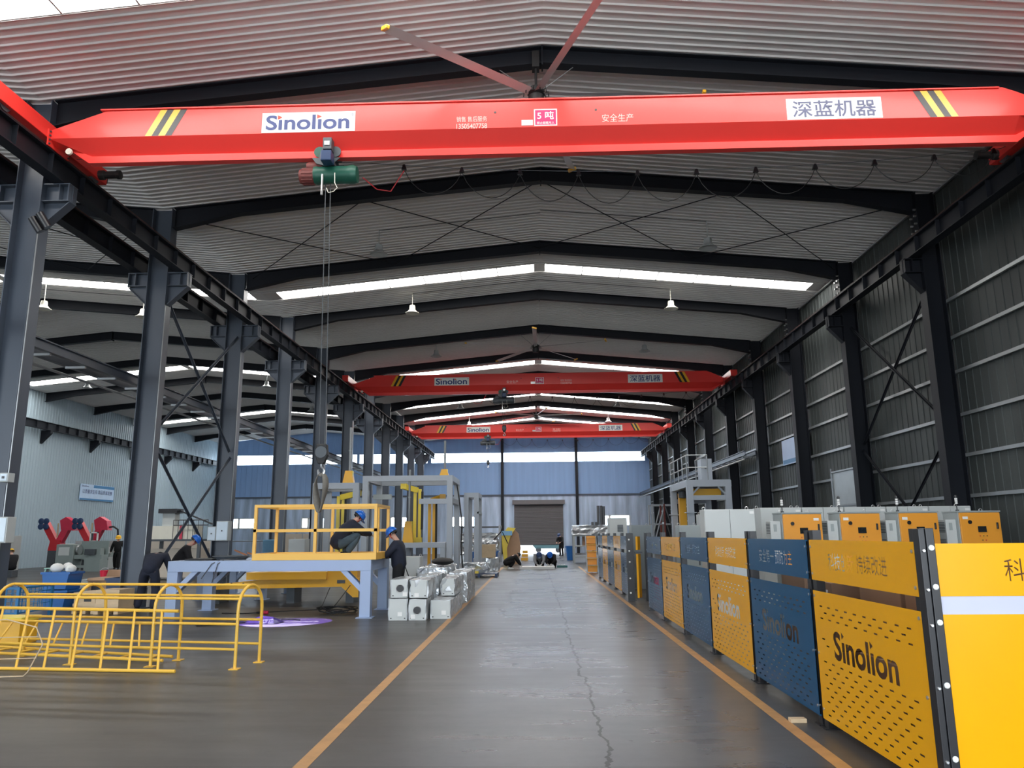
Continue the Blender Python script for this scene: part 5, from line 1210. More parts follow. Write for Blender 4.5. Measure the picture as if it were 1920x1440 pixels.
# plywood crates on pallets, carton, blue tool chest
def pallet(mb, x0, x1, y0, y1, z0, h=0.13):
    for i in range(3):
        x = x0 + (x1 - x0 - 0.1) * i / 2; mb.box(x, x + 0.1, y0, y1, z0, z0 + h - 0.025)
    mb.box(x0, x1, y0, y1, z0 + h - 0.025, z0 + h)
def crate(x0, x1, y0, y1, h, lab):
    t = thing('plywood_crate', lab, 'crate', ((x0 + x1) / 2, (y0 + y1) / 2, 0), group='plywood crates by the cage')
    m = MB(); pallet(m, x0, x1, y0, y1, 0.0); m.build('pallet_base', WOOD, t)
    MB().box(x0 + 0.02, x1 - 0.02, y0 + 0.02, y1 - 0.02, 0.13, h).build('crate_body', WOOD, t)
    for z in (0.16, h - 0.06): MB().box(x0 + 0.005, x1 - 0.005, y0 + 0.004, y0 + 0.02, z, z + 0.06).build('batten', WOOD, t)
    MB().box(x1 - 0.28, x1 - 0.12, y0 + 0.014, y0 + 0.0195, h - 0.2, h - 0.14).build('stencil_mark', BLACK, t)
crate(-10.35, -9.82, 17.15, 17.9, 0.46, 'small pale plywood crate, left one of the pair behind the yellow cage')
crate(-9.77, -9.22, 17.0, 17.7, 0.52, 'pale plywood crate with a black stencil mark, closer to the steel table')
t = thing('cardboard_box', 'open cardboard carton standing behind the plywood crates', 'box', (-10.9, 19.7, 0))
MB().box(-11.3, -10.5, 19.3, 20.1, 0.0, 0.66).build('box_body', CARD, t)
MB().bar((-10.9, 19.22, 0.60), (-10.9, 19.29, 0.66), 0.8, 0.01, up=(0, 1, 0)).build('flap', CARD, t)
MB().prism([(-11.3, 0.66), (-10.5, 0.66), (-10.55, 0.83), (-11.25, 0.83)], 'y', 20.1, 20.11).build('flap', CARD, t)
MB().box(-11.2, -10.95, 19.292, 19.3, 0.28, 0.55).build('dark_cutout', BLACK, t)
bin_('dark blue metal tote beside the open carton', -10.45, -9.95, 18.6, 19.2, 0, 0.68, BLUED)
gp_ = MB(); 
for i in range(4): gp_.box(-13.4, -12.2, 22.3, 23.2, 0.12 * i, 0.12 * i + 0.10)
tag(gp_.build('grey_plate_stack', CABD), 'low stack of grey plates on the floor behind the blue bins', 'plates', kind=None)
rb = thing('paint_bucket', 'small bright red bucket on the grey plates', 'bucket', (-12.75, 22.6, 0.46)); MB().lathe([(0.02, 0), (0.11, 0), (0.14, 0.24), (0.15, 0.25), (0.13, 0.25), (0.10, 0.02)], (-12.75, 22.6, 0.46), 16).build('bucket_body', mat('bright_red_plastic', (0.75, 0.02, 0.06, 1), 0.4), rb)
MB().tube([(-12.75 + 0.14 * math.cos(a), 22.6, 0.46 + 0.22 + 0.1 * math.sin(a)) for a in [i * math.pi / 8 for i in range(9)]], 0.006, 5).build('handle', MET, rb)
st = thing('plastic_stool', 'small pale green plastic stool on the floor in front of the lathes', 'stool', (-21.0, 33.0, 0))
MB().box(-21.2, -20.8, 32.8, 33.2, 0.36, 0.40).build('seat', mat('mint_plastic', (0.45, 0.75, 0.68, 1), 0.5), st)
for x in (-21.17, -20.83):
    for y in (32.83, 33.17): MB().bar((x * 1.0, y, 0.0), (-21 + (x + 21) * 0.85, 33 + (y - 33) * 0.85, 0.36), 0.05, 0.05).build('leg', bpy.data.materials['mint_plastic'], st)
# electrical boxes on the columns
def ebox(lab, x0, x1, y0, y1, z0, z1, side=None):
    t = thing('switch_box', lab, 'electrical box', ((x0 + x1) / 2, (y0 + y1) / 2, z0)); MB().box(x0, x1, y0, y1, z0, z1).build('box_body', MACH, t, bevel=0.008)
    MB().box(x0 + 0.02, x1 - 0.02, y0 - 0.012, y0, z0 + 0.02, z1 - 0.02).build('box_door', mat('pale_blue_enamel', (0.62, 0.72, 0.80, 1), 0.4) if 'pale_blue_enamel' not in bpy.data.materials else bpy.data.materials['pale_blue_enamel'], t, bevel=0.005)
    MB().box((x0 + x1) / 2 - 0.02, (x0 + x1) / 2 + 0.02, y0 - 0.025, y0 - 0.012, (z0 + z1) / 2 - 0.02, (z0 + z1) / 2 + 0.02).build('lock', BLACK, t)
    return t
ebox('white switch box on the nearest column at the picture edge', -9.34, -9.06, 12.90, 13.12, 1.58, 2.02)
ebox('pale blue switch box on the third dividing column, above the black-clad worker', -9.62, -9.25, 22.85, 23.12, 1.54, 2.12)
ebox('smaller pale switch box on the third dividing column, on its far-hall side', -9.90, -9.64, 22.90, 23.12, 1.54, 1.96)
ebox('small wall box low on the nearest column, above the white switch box', -9.34, -9.18, 12.95, 13.12, 2.62, 2.78)
# ---- grey portal machines in the distance
def portal_frame(lab, x0, x1, y0, y1, zt, w, m=GREYF):
    t = thing('portal_machine', lab, 'machine', ((x0 + x1) / 2, (y0 + y1) / 2, 0))
    for x in (x0, x1 - w):
        for y in (y0, y1 - w):
            l = MB().box(x, x + w, y, y + w, 0.0, zt - w).build('leg', m, t); MB().box(x - 0.06, x + w + 0.06, y - 0.06, y + w + 0.06, 0, 0.025).build('foot_plate', m, l)
    for y in (y0, y1 - w): MB().box(x0, x1, y, y + w, zt - w, zt).build('top_beam', m, t)
    for x in (x0, x1 - w): MB().box(x, x + w, y0 + w, y1 - w, zt - w, zt).build('top_beam', m, t)
    return t
def mast(lab, x, y, z0, h, hp, r0=0.22):
    t = thing('antenna_mast', lab, 'mast', (x, y, z0))
    MB().prism([(x - r0, z0), (x + r0, z0), (x + r0 * 0.55, z0 + h), (x - r0 * 0.55, z0 + h)], 'y', y - r0 * 0.6, y + r0 * 0.6).build('tapered_base', YEL, t)
    MB().box(x + r0 * 0.5, x + r0 * 0.75, y - 0.1, y + 0.1, z0 + h * 0.5, z0 + h).build('side_clip', YELL, t)
    MB().tube([(x + 0.02, y, z0 + h), (x + 0.02, y, z0 + h + hp)], 0.045, 10).build('pole', GIRT, t); MB().cyl((x + 0.02, y, z0 + h + hp * 0.45), (x + 0.02, y, z0 + h + hp * 0.45 + 0.05), 0.06, n=10).build('collar', CABD, t)
def robot(lab, x, y, zb, zt, reach, m=YELL):
    t = thing('palletizing_arm', lab, 'robot', (x, y, zb))
    for dx in (-0.10, 0.10): MB().box(x + dx - 0.06, x + dx + 0.06, y - 0.08, y + 0.08, zb, zt).build('mast_column', m, t)
    MB().bar((x, y, zt - 0.05), (x + reach, y - 0.2, zt + 0.10), 0.2, 0.22).build('boom', m, t)
    MB().box(x - 0.16, x + 0.20, y - 0.14, y + 0.14, zb - 0.02, zb + 0.18).build('base_head', m, t)
    MB().box(x + 0.16, x + 0.24, y - 0.06, y + 0.06, zb + 0.5, zt - 0.1).build('cable_chain', RUB, t)
    MB().box(x + reach - 0.12, x + reach + 0.12, y - 0.32, y - 0.08, zt + 0.0, zt + 0.22).build('boom_end', m, t)
    return t
portal_frame('grey steel portal machine frame nearest the dividing columns', -8.85, -7.0, 30.0, 32.0, 3.72, 0.24)
pb = portal_frame('larger grey steel portal machine frame behind the standing worker', -6.86, -3.28, 30.0, 32.9, 3.98, 0.22)
MB().box(-4.6, -3.5, 30.02, 30.2, 2.86, 3.06).build('cross_beam', GREYF, pb); MB().box(-6.64, -5.9, 31.0, 31.2, 3.1, 3.3).build('cross_beam', CABD, pb)
for y in (30.2, 32.7): MB().box(-3.5, -3.28, 30.2, 32.7, 2.9, 3.1).build('side_rail', GREYF, pb) if y < 31 else None
pc = portal_frame('slim grey portal frame farthest along the lane', -3.12, -2.48, 33.2, 35.2, 3.45, 0.2)
MB().box(-2.55, -2.47, 33.2, 35.2, 2.55, 2.63).build('cable_tray', CABD, pc)
bt = bench('machine_table', -5.45, -3.62, 30.6, 32.4, 1.36, 0.2, 0.2, 'grey machine table with legs inside the larger portal frame', GREYF, False)
mast('yellow tapered mast base with tall white pole on the portal nearest the columns', -7.45, 30.14, 3.72, 0.48, 1.75)
mast('small yellow tapered mast base with pole on the larger portal frame', -3.62, 30.12, 3.98, 0.24, 1.15, 0.18)
mast('low yellow tapered mast with white pole standing on the machine table', -5.2, 31.2, 1.36, 0.85, 2.1, 0.22)
robot('tall yellow twin-column lifting arm inside the larger portal frame', -4.95, 31.9, 1.385, 3.55, -0.55)
robot('yellow lifting arm seen behind the hook sling', -8.0, 31.2, 0.0, 3.25, 0.75)
robot('orange-yellow lifting arm beyond the larger portal frame', -4.6, 33.8, 0.0, 3.2, 0.5, YEL)
cb = MB(); cb.tube([(-3.1, 30.0, 3.6), (-3.0, 29.95, 3.0), (-2.9, 29.95, 2.2), (-2.92, 29.95, 1.2), (-2.85, 29.95, 0.4), (-2.8, 29.95, 0.03)], 0.03, 6); tag(cb.build('cable', RUB), 'thick black cable hanging down the larger portal frame', 'cable')
grey_cabinet('machine_cabinet', -9.0, -8.4, 27.8, 0.6, 1.55, 'grey machine cabinet behind the yellow platform rail', MACH, 1)
grey_cabinet('machine_cabinet', -3.6, -3.05, 20.2, 0.6, 1.1, 'white low machine cabinet directly behind the standing worker', CAB, 1)
t = thing('blue_seat', 'blue grey machine seat seen through the platform railing', 'seat', (-8.9, 25.4, 0))
MB().box(-9.15, -8.75, 25.2, 25.6, 0.5, 0.95).build('seat_box', mat('steel_blue', (0.10, 0.24, 0.36, 1), 0.45), t, bevel=0.03); MB().box(-9.15, -8.75, 25.55, 25.68, 0.95, 1.55).build('backrest', bpy.data.materials['steel_blue'], t, bevel=0.03); MB().box(-9.1, -8.8, 25.25, 25.55, 0.0, 0.5).build('pedestal', DKG, t)
t = thing('work_bench', 'thin black-topped bench with orange struts beside the third column', 'bench', (-10.9, 29.5, 0))
MB().box(-11.9, -10.1, 29.2, 29.9, 1.46, 1.50).build('bench_top', BLACK, t)
for x in (-11.8, -10.2): MB().box(x - 0.03, x + 0.03, 29.3, 29.36, 0.0, 1.46).build('leg', GREYF, t)
for i in range(3): MB().bar((-11.6 + i * 0.5, 29.4, 1.15 - 0.1 * i), (-11.1 + i * 0.5, 29.4, 0.95 - 0.05 * i), 0.05, 0.06).build('strut', mat('orange_brown', (0.55, 0.2, 0.08, 1), 0.5) if 'orange_brown' not in bpy.data.materials else bpy.data.materials['orange_brown'], t)
# tan partitions
for i, (x0, x1, y, h) in enumerate(((-20.0, -16.2, 38.0, 1.55), (-13.6, -10.4, 41.0, 1.78))):
    t = thing('partition_screen', ('low tan partition screen behind the bent worker', 'cream partition screen seen through the platform railing')[i], 'partition', ((x0 + x1) / 2, y, 0))
    n = 3
    for k in range(n): MB().box(x0 + (x1 - x0) * k / n + 0.01, x0 + (x1 - x0) * (k + 1) / n - 0.01, y, y + 0.06, 0.08, h).build('panel', TAN, t)
    for k in range(n + 1): MB().box(x0 + (x1 - x0) * k / n - 0.025, x0 + (x1 - x0) * k / n + 0.025, y - 0.01, y + 0.07, 0, h + 0.03).build('post', GREYF, t)
# cutting machine behind the second column
t = thing('cutting_machine', 'white and red cutting machine with black head behind the second column', 'machine', (-14.6, 30.5, 0))
MB().box(-15.6, -13.2, 30.0, 31.6, 1.50, 1.58).build('table_top', DKG, t)
for x in (-15.5, -13.3):
    for y in (30.1, 31.5): MB().box(x - 0.06, x + 0.06, y - 0.06, y + 0.06, 0, 1.5).build('leg', DKG, t)
MB().box(-15.35, -13.6, 30.2, 31.0, 1.58, 2.10).build('carriage_body', CREAM, t)
for x in (-15.42, -14.1): MB().box(x - 0.06, x + 0.06, 30.15, 31.05, 1.58, 2.1).build('red_end', CRIM, t)
MB().box(-15.0, -14.5, 30.4, 30.8, 2.10, 2.6).build('head', MACH, t); MB().box(-15.15, -14.4, 30.3, 30.9, 2.6, 2.78).build('head_cover', BLACK, t)
MB().bar((-14.4, 30.6, 2.7), (-13.0, 30.6, 2.15), 0.05, 0.06).build('arm', BLACK, t); r = MB()
for z in (2.12, 2.32): r.tube([(-14.4, 30.1, z), (-13.0, 30.1, z)], 0.02, 6)
for i in range(8): r.tube([(-14.4 + i * 0.2, 30.1, 1.58), (-14.4 + i * 0.2, 30.1, 2.32)], 0.012, 5)
r.build('guard_rail', BLACK, t)
MB().box(-15.4, -13.4, 30.3, 31.3, 0.1, 1.2).build('tan_housing', TAN, t)
# sign on the far pale wall
t = thing('wall_sign', 'blue and white banner sign on the pale side hall wall', 'sign', (-28.88, 49.45, 4.55))
MB().box(-28.93, -28.89, 47.5, 51.4, 4.04, 5.06).build('board', mat('banner_blue', (0.50, 0.66, 0.86, 1), 0.5), t)
MB().box(-28.889, -28.885, 48.95, 51.38, 4.86, 5.04).build('blue_band', BLUEC, t); MB().box(-28.889, -28.885, 47.52, 51.38, 4.05, 4.16).build('blue_band', BLUEC, t)
m = MB(); text_into(m, '\u4ee5\u8d28\u91cf\u6c42\u751f\u5b58 \u9760\u54c1\u8d28\u8c0b\u53d1\u5c55', 3.4, 0.28, (-28.89, 49.45, 4.60), (0, 1, 0), (0, 0, 1), 0.006, 0.006); text_into(m, 'Sinolion', 0.75, 0.12, (-28.89, 48.0, 4.94), (0, 1, 0), (0, 0, 1), 0.006, 0.01); m.build('lettering', NAVY, t)
# ---- lathes and red arms along the pale wall
def lathe_machine(lab, x0, x1, y, m, chip=MACHG):
    t = thing('metal_lathe', lab, 'lathe', ((x0 + x1) / 2, y, 0)); L = x1 - x0
    MB().box(x0, x0 + 0.9, y - 0.35, y + 0.45, 0, 1.35).build('headstock', m, t, bevel=0.03)
    MB().box(x0 + 0.9, x1, y - 0.25, y + 0.3, 0.62, 0.82).build('bed', chip, t); MB().box(x0 + 0.9, x1, y + 0.3, y + 0.4, 0.55, 1.5).build('splash_guard', m, t)
    MB().box(x1 - 0.8, x1, y - 0.35, y + 0.4, 0, 0.62).build('foot_cabinet', m, t); MB().box(x0 + 0.9, x1 - 0.8, y - 0.3, y + 0.3, 0.18, 0.3).build('chip_tray', chip, t)
    MB().box(x0 + 1.5, x0 + 2.0, y - 0.4, y + 0.2, 0.82, 1.10).build('saddle', DKG, t); MB().lathe([(0.03, -0.05), (0.24, -0.05), (0.24, 0.05), (0.03, 0.05)], (x0 + 0.98, y - 0.0, 1.06), 18, 'x').build('chuck', MET, t)
    MB().box(x1 - 0.55, x1 - 0.1, y - 0.2, y + 0.15, 0.82, 1.15).build('tailstock', m, t)
    MB().box(x0 + 0.15, x0 + 0.7, y - 0.37, y - 0.35, 0.8, 1.2).build('control_panel', CAB, t)
    return t
lathe_machine('grey metal lathe under the two red arms along the pale wall', -26.6, -23.4, 42.0, MACH)
lathe_machine('green grey metal lathe in front of the red arms, closer to the yellow-helmeted walker', -24.2, -21.9, 38.6, MACHG)
grey_cabinet('machine_cabinet', -27.6, -26.75, 38.5, 0.8, 1.8, 'tall pale machine cabinet at the picture edge beside the seated worker', MACH, 1)
grey_cabinet('machine_cabinet', -22.9, -22.3, 43.5, 0.6, 1.7, 'pale cabinet with a hose against the pale wall behind the walking worker', MACH, 1)
def red_arm(x, y, lab, flip):
    t = thing('welding_arm', lab, 'machine arm', (x, y, 0.9))
    MB().box(x - 0.3, x + 0.3, y - 0.3, y + 0.3, 0.0, 1.0).build('pedestal', DKG, t)
    MB().prism([(x - 0.35, 1.0), (x + 0.35, 1.0), (x + 0.25, 1.55), (x - 0.25, 1.55)], 'y', y - 0.25, y + 0.25).build('body', REDD, t)
    MB().bar((x - 0.12, y, 1.45), (x - 0.75, y, 2.45), 0.3, 0.32).build('left_arm', REDD, t); MB().bar((x + 0.12, y, 1.45), (x + 0.55, y, 2.35), 0.3, 0.34).build('right_arm', CRIM, t)
    MB().prism([(x + 0.25, 2.1), (x + 0.95, 2.05), (x + 0.85, 2.55), (x + 0.45, 2.78), (x + 0.15, 2.6)], 'y', y - 0.22, y + 0.22).build('hood', CRIM, t)
    b = MB()
    for k in range(4):
        a = math.pi / 4 + k * math.pi / 2; b.ball((x - 0.72 + 0.2 * math.cos(a), y - 0.25, 2.42 + 0.2 * math.sin(a)), 0.17, 0.05, 0.17, 10, 6)
    b.build('fan_guard', BLUED, t)
    MB().box(x + 0.05, x + 0.12, y - 0.24, y - 0.2, 1.7, 2.45).build('pale_bracket', WOOD, t)
red_arm(-25.9, 41.0, 'red forked machine arm with a blue fan, farther one from the dark columns', False)
red_arm(-24.03, 41.0, 'red forked machine arm with a blue fan, closer one to the dark columns', True)
h = MB(); h.tube([(-23.2, 41.0, 2.2), (-22.9, 41.0, 2.25), (-22.65, 41.0, 2.1), (-22.55, 41.0, 1.4), (-22.55, 41.0, 0.05)], 0.05, 8); tag(h.build('black_hose', RUB, smooth=True), 'thick black hose curving from the red arm down to the floor', 'hose')
fr = thing('square_window_frame', 'small white square frame standing on the lathe bed', 'frame', (-23.5, 40.4, 1.35))
MB().box(-23.7, -23.6, 40.35, 40.4, 0.0, 1.95).build('stand', DKG, fr)
for a_ in ((-23.75, -23.3, 1.90, 1.97), (-23.75, -23.3, 1.45, 1.52), (-23.75, -23.68, 1.45, 1.97), (-23.37, -23.3, 1.45, 1.97)): MB().box(a_[0], a_[1], 40.3, 40.35, a_[2], a_[3]).build('frame_bar', PAPER, fr)
# ---- goods between the lane and the portals
t = thing('wooden_pallet', 'dark blue pallet with a clear-wrapped hump beside the lane', 'pallet', (-2.3, 31.2, 0))
m = MB(); pallet(m, -3.0, -1.55, 30.6, 31.8, 0.0, 0.15); m.build('pallet_base', BLUED, t)
wb = crumple(MB(), -2.95, -1.95, 30.9, 31.7, 0.16, 0.55, 0.05, 8, 7, 4, 21).build('wrapped_bundle', WRAP); tag(wb, 'crumpled clear-wrapped bundle on the dark blue pallet', 'bundle')
MB().box(-2.55, -2.3, 30.62, 30.85, 0.15, 0.24).build('yellow_corner', YELL, t)
bb = bin_('large blue storage crate full of wrapped goods beside the lane', -3.45, -2.05, 41.2, 43.2, 0.0, 0.75)
wb = crumple(MB(), -3.35, -2.15, 41.4, 43.0, 0.76, 1.35, 0.12, 9, 10, 4, 31).build('wrapped_bundle', WRAP); tag(wb, 'crumpled clear-wrapped goods heaped in the large blue storage crate', 'bundle')
t = thing('plywood_box', 'small square plywood box resting among the wrapped goods', 'box', (-2.2, 36.0, 0)); MB().box(-2.55, -1.92, 36.0, 36.6, 0.66, 1.2).build('box_body', WOOD, t); MB().box(-2.55, -1.92, 36.0, 36.6, 0.60, 0.66).build('runner', WOOD, t)
crumple(MB(), -2.9, -1.75, 35.5, 37.0, 0.0, 0.6, 0.05, 8, 8, 3, 41).build('wrapped_base', WRAP, t)
t = thing('steel_rack', 'grey rack of wrapped goods against the far columns beside the lane', 'rack', (-3.4, 47, 0))
for x in (-4.6, -2.2):
    for y in (46.2, 47.8): MB().box(x - 0.05, x + 0.05, y - 0.05, y + 0.05, 0, 2.2).build('upright', GREYF, t)
for z in (0.5, 1.2, 2.1): MB().box(-4.6, -2.2, 46.2, 47.8, z - 0.04, z + 0.04).build('shelf', DKG, t)
crumple(MB(), -4.5, -2.3, 46.1, 47.6, 1.24, 1.75, 0.1, 10, 6, 4, 51).build('wrapped_goods', WRAP, t); crumple(MB(), -4.5, -2.3, 46.1, 47.6, 0.54, 1.0, 0.08, 10, 6, 4, 52).build('wrapped_goods', WRAP, t)
# leaning padded bag sculpture: yellow and brown sheet bundle with straps, held by the farthest hoist rope
t = thing('sheet_bundle', 'upright yellow and brown bundle of sheets slung on a strap beside the lane', 'bundle', (-1.5, 44.0, 0))
MB().prism([(-1.75, 0.0), (-1.0, 0.0), (-0.88, 0.9), (-1.0, 1.7), (-1.25, 1.95), (-1.55, 1.5), (-1.72, 0.8)], 'y', 43.6, 43.9).build('brown_sheet', CARD, t)
MB().prism([(-1.8, 0.0), (-1.62, 0.0), (-1.66, 0.9), (-1.45, 1.55), (-1.15, 2.0), (-1.6, 2.05), (-1.95, 1.6), (-1.9, 0.8)], 'y', 43.45, 43.62).build('yellow_sheet', YELL, t)
MB().box(-1.95, -1.35, 43.4, 43.48, 1.6, 1.85).build('blue_pad', mat('sky_blue', (0.2, 0.42, 0.65, 1), 0.5), t)
MB().tube([(-2.6, 43.5, 1.15), (-1.98, 43.42, 1.8), (-1.85, 43.42, 2.3)], 0.035, 6).build('strap', RUB, t); MB().tube([(-1.9, 43.42, 1.8), (-1.6, 43.4, 1.15)], 0.03, 6).build('strap', RUB, t)
y_ = MB(); 
for i in range(3): y_.box(-1.0 + 0.05 * i, -0.55, 50.0, 50.6, 0.22 * i, 0.22 * i + 0.18)
tag(y_.build('yellow_blocks', YEL), 'small stack of yellow blocks near the raised shutter', 'blocks')

yb = thing('yellow_steel_box', 'yellow steel box on the floor at the picture edge behind the arched cage', 'box', (-8.6, 12.4, 0))
MB().box(-9.05, -8.2, 12.25, 12.7, 0.0, 0.36).build('box_body', YEL, yb, bevel=0.006); MB().box(-9.08, -8.17, 12.22, 12.73, 0.36, 0.42).build('lid', YELL, yb, bevel=0.006)
# ---------------------------------------------------------------- people
def person(lab, at, yaw_, J, top=JACKET, legs=BLK, helmet=None, glove=None, shoe=BLK, hood=False, curl=0.6):
    """J: joints in metres in the person's own frame (x right, y forward, z up)"""
    R_ = M4.Translation(V(at)) @ M4.Rotation(yaw_, 4, 'Z')
    P = {k: R_ @ V(v) for k, v in J.items()}
    fdir = (R_.to_3x3() @ V(J.get('face', (0, 1, 0)))).normalized() if 'face' in J else (R_.to_3x3() @ V((0, 1, 0))).normalized()
    P.pop('face', None)
    hd = P['head']; nk = P['neck']; upd = (hd - nk).normalized(); sd = fdir.cross(upd).normalized(); fdir = upd.cross(sd).normalized()
    # one continuous body from head to ankles
    N_ = {'pelvis': (P['pelvis'], 0.13), 'belly': (P['pelvis'].lerp(P['chest'], 0.5), 0.125), 'chest': (P['chest'], 0.14), 'neck': (nk, 0.055), 'jaw': (nk.lerp(hd, 0.55) + fdir * 0.02, 0.068), 'skull': (hd, 0.088), 'crown': (hd + upd * 0.07, 0.07), 'nose': (hd + fdir * 0.095 - upd * 0.01, 0.014)}
    E_ = [('pelvis', 'belly'), ('belly', 'chest'), ('chest', 'neck'), ('neck', 'jaw'), ('jaw', 'skull'), ('skull', 'crown'), ('skull', 'nose')]
    for s in 'LR':
        N_.update({s + 'sh': (P[s + 'sh'], 0.062), s + 'el': (P[s + 'el'], 0.045), s + 'fa': (P[s + 'el'].lerp(P[s + 'wr'], 0.5), 0.042), s + 'wr': (P[s + 'wr'], 0.03), s + 'hip': (P[s + 'hip'], 0.095), s + 'kn': (P[s + 'kn'], 0.06), s + 'cf': (P[s + 'kn'].lerp(P[s + 'an'], 0.35), 0.06), s + 'an': (P[s + 'an'], 0.04)})
        E_ += [('chest', s + 'sh'), (s + 'sh', s + 'el'), (s + 'el', s + 'fa'), (s + 'fa', s + 'wr'), ('pelvis', s + 'hip'), (s + 'hip', s + 'kn'), (s + 'kn', s + 'cf'), (s + 'cf', s + 'an')]
    root = link('person', skin_mesh(N_, E_, 'pelvis', SKIN)); tag(root, lab, 'person')
    # jacket
    Nj = {'hem': (P['pelvis'].lerp(P['chest'], -0.34), 0.21), 'belly': (N_['belly'][0], 0.195), 'chest': (P['chest'], 0.195), 'collar': (P['chest'].lerp(nk, 0.85), 0.075)}
    Ej = [('hem', 'belly'), ('belly', 'chest'), ('chest', 'collar')]
    for s in 'LR':
        Nj.update({s + 'sh': (P[s + 'sh'], 0.105), s + 'ua': (P[s + 'sh'].lerp(P[s + 'el'], 0.5), 0.092), s + 'el': (P[s + 'el'], 0.080), s + 'cu': (P[s + 'el'].lerp(P[s + 'wr'], 0.97), 0.058)})
        Ej += [('chest', s + 'sh'), (s + 'sh', s + 'ua'), (s + 'ua', s + 'el'), (s + 'el', s + 'cu')]
    if hood: Nj['hood'] = (hd - fdir * 0.03, 0.115); Nj['hoodtop'] = (hd + upd * 0.08 - fdir * 0.03, 0.095); Ej += [('collar', 'hood'), ('hood', 'hoodtop')]
    link('jacket', skin_mesh(Nj, Ej, 'chest', top), root)
    Nt = {'waist': (P['pelvis'].lerp(P['chest'], 0.40), 0.15), 'seat': (P['pelvis'], 0.17)}
    Et = [('waist', 'seat')]
    for s in 'LR':
        Nt.update({s + 'hip': (P[s + 'hip'], 0.13), s + 'th': (P[s + 'hip'].lerp(P[s + 'kn'], 0.5), 0.115), s + 'kn': (P[s + 'kn'], 0.098), s + 'cf': (N_[s + 'cf'][0], 0.09), s + 'an': (P[s + 'kn'].lerp(P[s + 'an'], 1.03), 0.08)})
        Et += [('seat', s + 'hip'), (s + 'hip', s + 'th'), (s + 'th', s + 'kn'), (s + 'kn', s + 'cf'), (s + 'cf', s + 'an')]
    link('trousers', skin_mesh(Nt, Et, 'seat', legs), root)
    body_f = (R_.to_3x3() @ V((0, 1, 0))).normalized()
    for s in 'LR':
        a = P[s + 'an']; tf = P.get(s + 'toe', a + body_f * 0.17 - ZVEC * 0.05); d = (tf - a); d.z = 0; d = d.normalized(); h = a.z - 0.085
        if s + 'toe' in P: h = min(a.z - 0.085, tf.z - 0.03)
        h = max(h, at[2])
        m = MB(); q = V((a.x, a.y, h)); r_ = V((-d.y, d.x, 0)); vs = []
        for f_, w_, t_ in ((-0.07, 0.03, 0.06), (-0.055, 0.04, 0.10), (0.03, 0.042, 0.105), (0.11, 0.048, 0.07), (0.18, 0.042, 0.05), (0.205, 0.02, 0.03)):
            vs += [q + d * f_ + r_ * w_, q + d * f_ + r_ * w_ * 0.8 + ZVEC * t_, q + d * f_ - r_ * w_ * 0.8 + ZVEC * t_, q + d * f_ - r_ * w_]
        m.faces(vs, [(i * 4 + k, i * 4 + (k + 1) % 4, (i + 1) * 4 + (k + 1) % 4, (i + 1) * 4 + k) for i in range(5) for k in range(4)] + [(3, 2, 1, 0), (20, 21, 22, 23)])
        m.build('shoe', shoe, root, smooth=True)
        # hand: palm, four fingers of different lengths and a thumb from the side of the palm
        w0 = P[s + 'wr']; fd = (w0 - P[s + 'el']).normalized(); fd = (fd * 0.9 + V(J_hand.get(s, (0, 0, 0)))).normalized() if False else fd
        sx = 1 if s == 'R' else -1
        lat = (R_.to_3x3() @ V((sx, 0, 0))); lat = (lat - fd * lat.dot(fd)).normalized() if abs(lat.dot(fd)) < 0.95 else fd.cross(ZVEC).normalized()
        palm_n = fd.cross(lat).normalized(); palm_n = palm_n if palm_n.z < 0 else -palm_n
        hm = MB(); vs = []
        for f_, w_, t_ in ((-0.01, 0.026, 0.020), (0.03, 0.036, 0.018), (0.07, 0.041, 0.015), (0.092, 0.040, 0.012)):
            c_ = w0 + fd * f_
            vs += [c_ + lat * w_ + palm_n * t_ * .7, c_ + lat * w_ * .8 - palm_n * t_, c_ - lat * w_ * .8 - palm_n * t_, c_ - lat * w_ + palm_n * t_ * .7]
        hm.faces(vs, [(i * 4 + k, i * 4 + (k + 1) % 4, (i + 1) * 4 + (k + 1) % 4, (i + 1) * 4 + k) for i in range(3) for k in range(4)] + [(3, 2, 1, 0), (12, 13, 14, 15)])
        for i, L in enumerate((0.068, 0.078, 0.072, 0.055)):
            b = w0 + fd * 0.088 + lat * (-0.030 + 0.020 * i); pts = [b]; dd = V(fd)
            for j in range(3):
                dd = (dd + palm_n * curl * (0.45 + 0.1 * i * 0.3)).normalized(); pts.append(pts[-1] + dd * L * (0.45, 0.32, 0.23)[j])
            hm.tube(pts, [0.0095, 0.009, 0.008, 0.0065], 7)
        b = w0 + fd * 0.035 - lat * 0.032; d1 = (fd * 0.75 - lat * 0.65 + palm_n * 0.25).normalized(); d2_ = (fd * 0.95 - lat * 0.1 + palm_n * 0.35).normalized()
        hm.tube([b, b + d1 * 0.035, b + d1 * 0.035 + d2_ * 0.028, b + d1 * 0.035 + d2_ * 0.05], [0.0125, 0.011, 0.010, 0.007], 7)
        hm.build('glove' if glove else 'hand', glove or SKIN, root, smooth=True)
    # face and hair
    f = MB()
    for sgn in (-1, 1): f.ball(hd + fdir * 0.080 + sd * sgn * 0.032 + upd * 0.012, 0.011, n=8, m=6)
    f.build('eyes', HAIR, root, smooth=True)
    m = MB(); m.bar(hd + fdir * 0.083 - upd * 0.062 - sd * 0.022, hd + fdir * 0.083 - upd * 0.062 + sd * 0.022, 0.012, 0.008); m.build('mouth', REDD, root)
    for sgn in (-1, 1): MB().ball(hd + sd * sgn * 0.088 - upd * 0.012 - fdir * 0.005, 0.012, 0.022, 0.03, 8, 6).build('ear', SKIN, root, smooth=True)
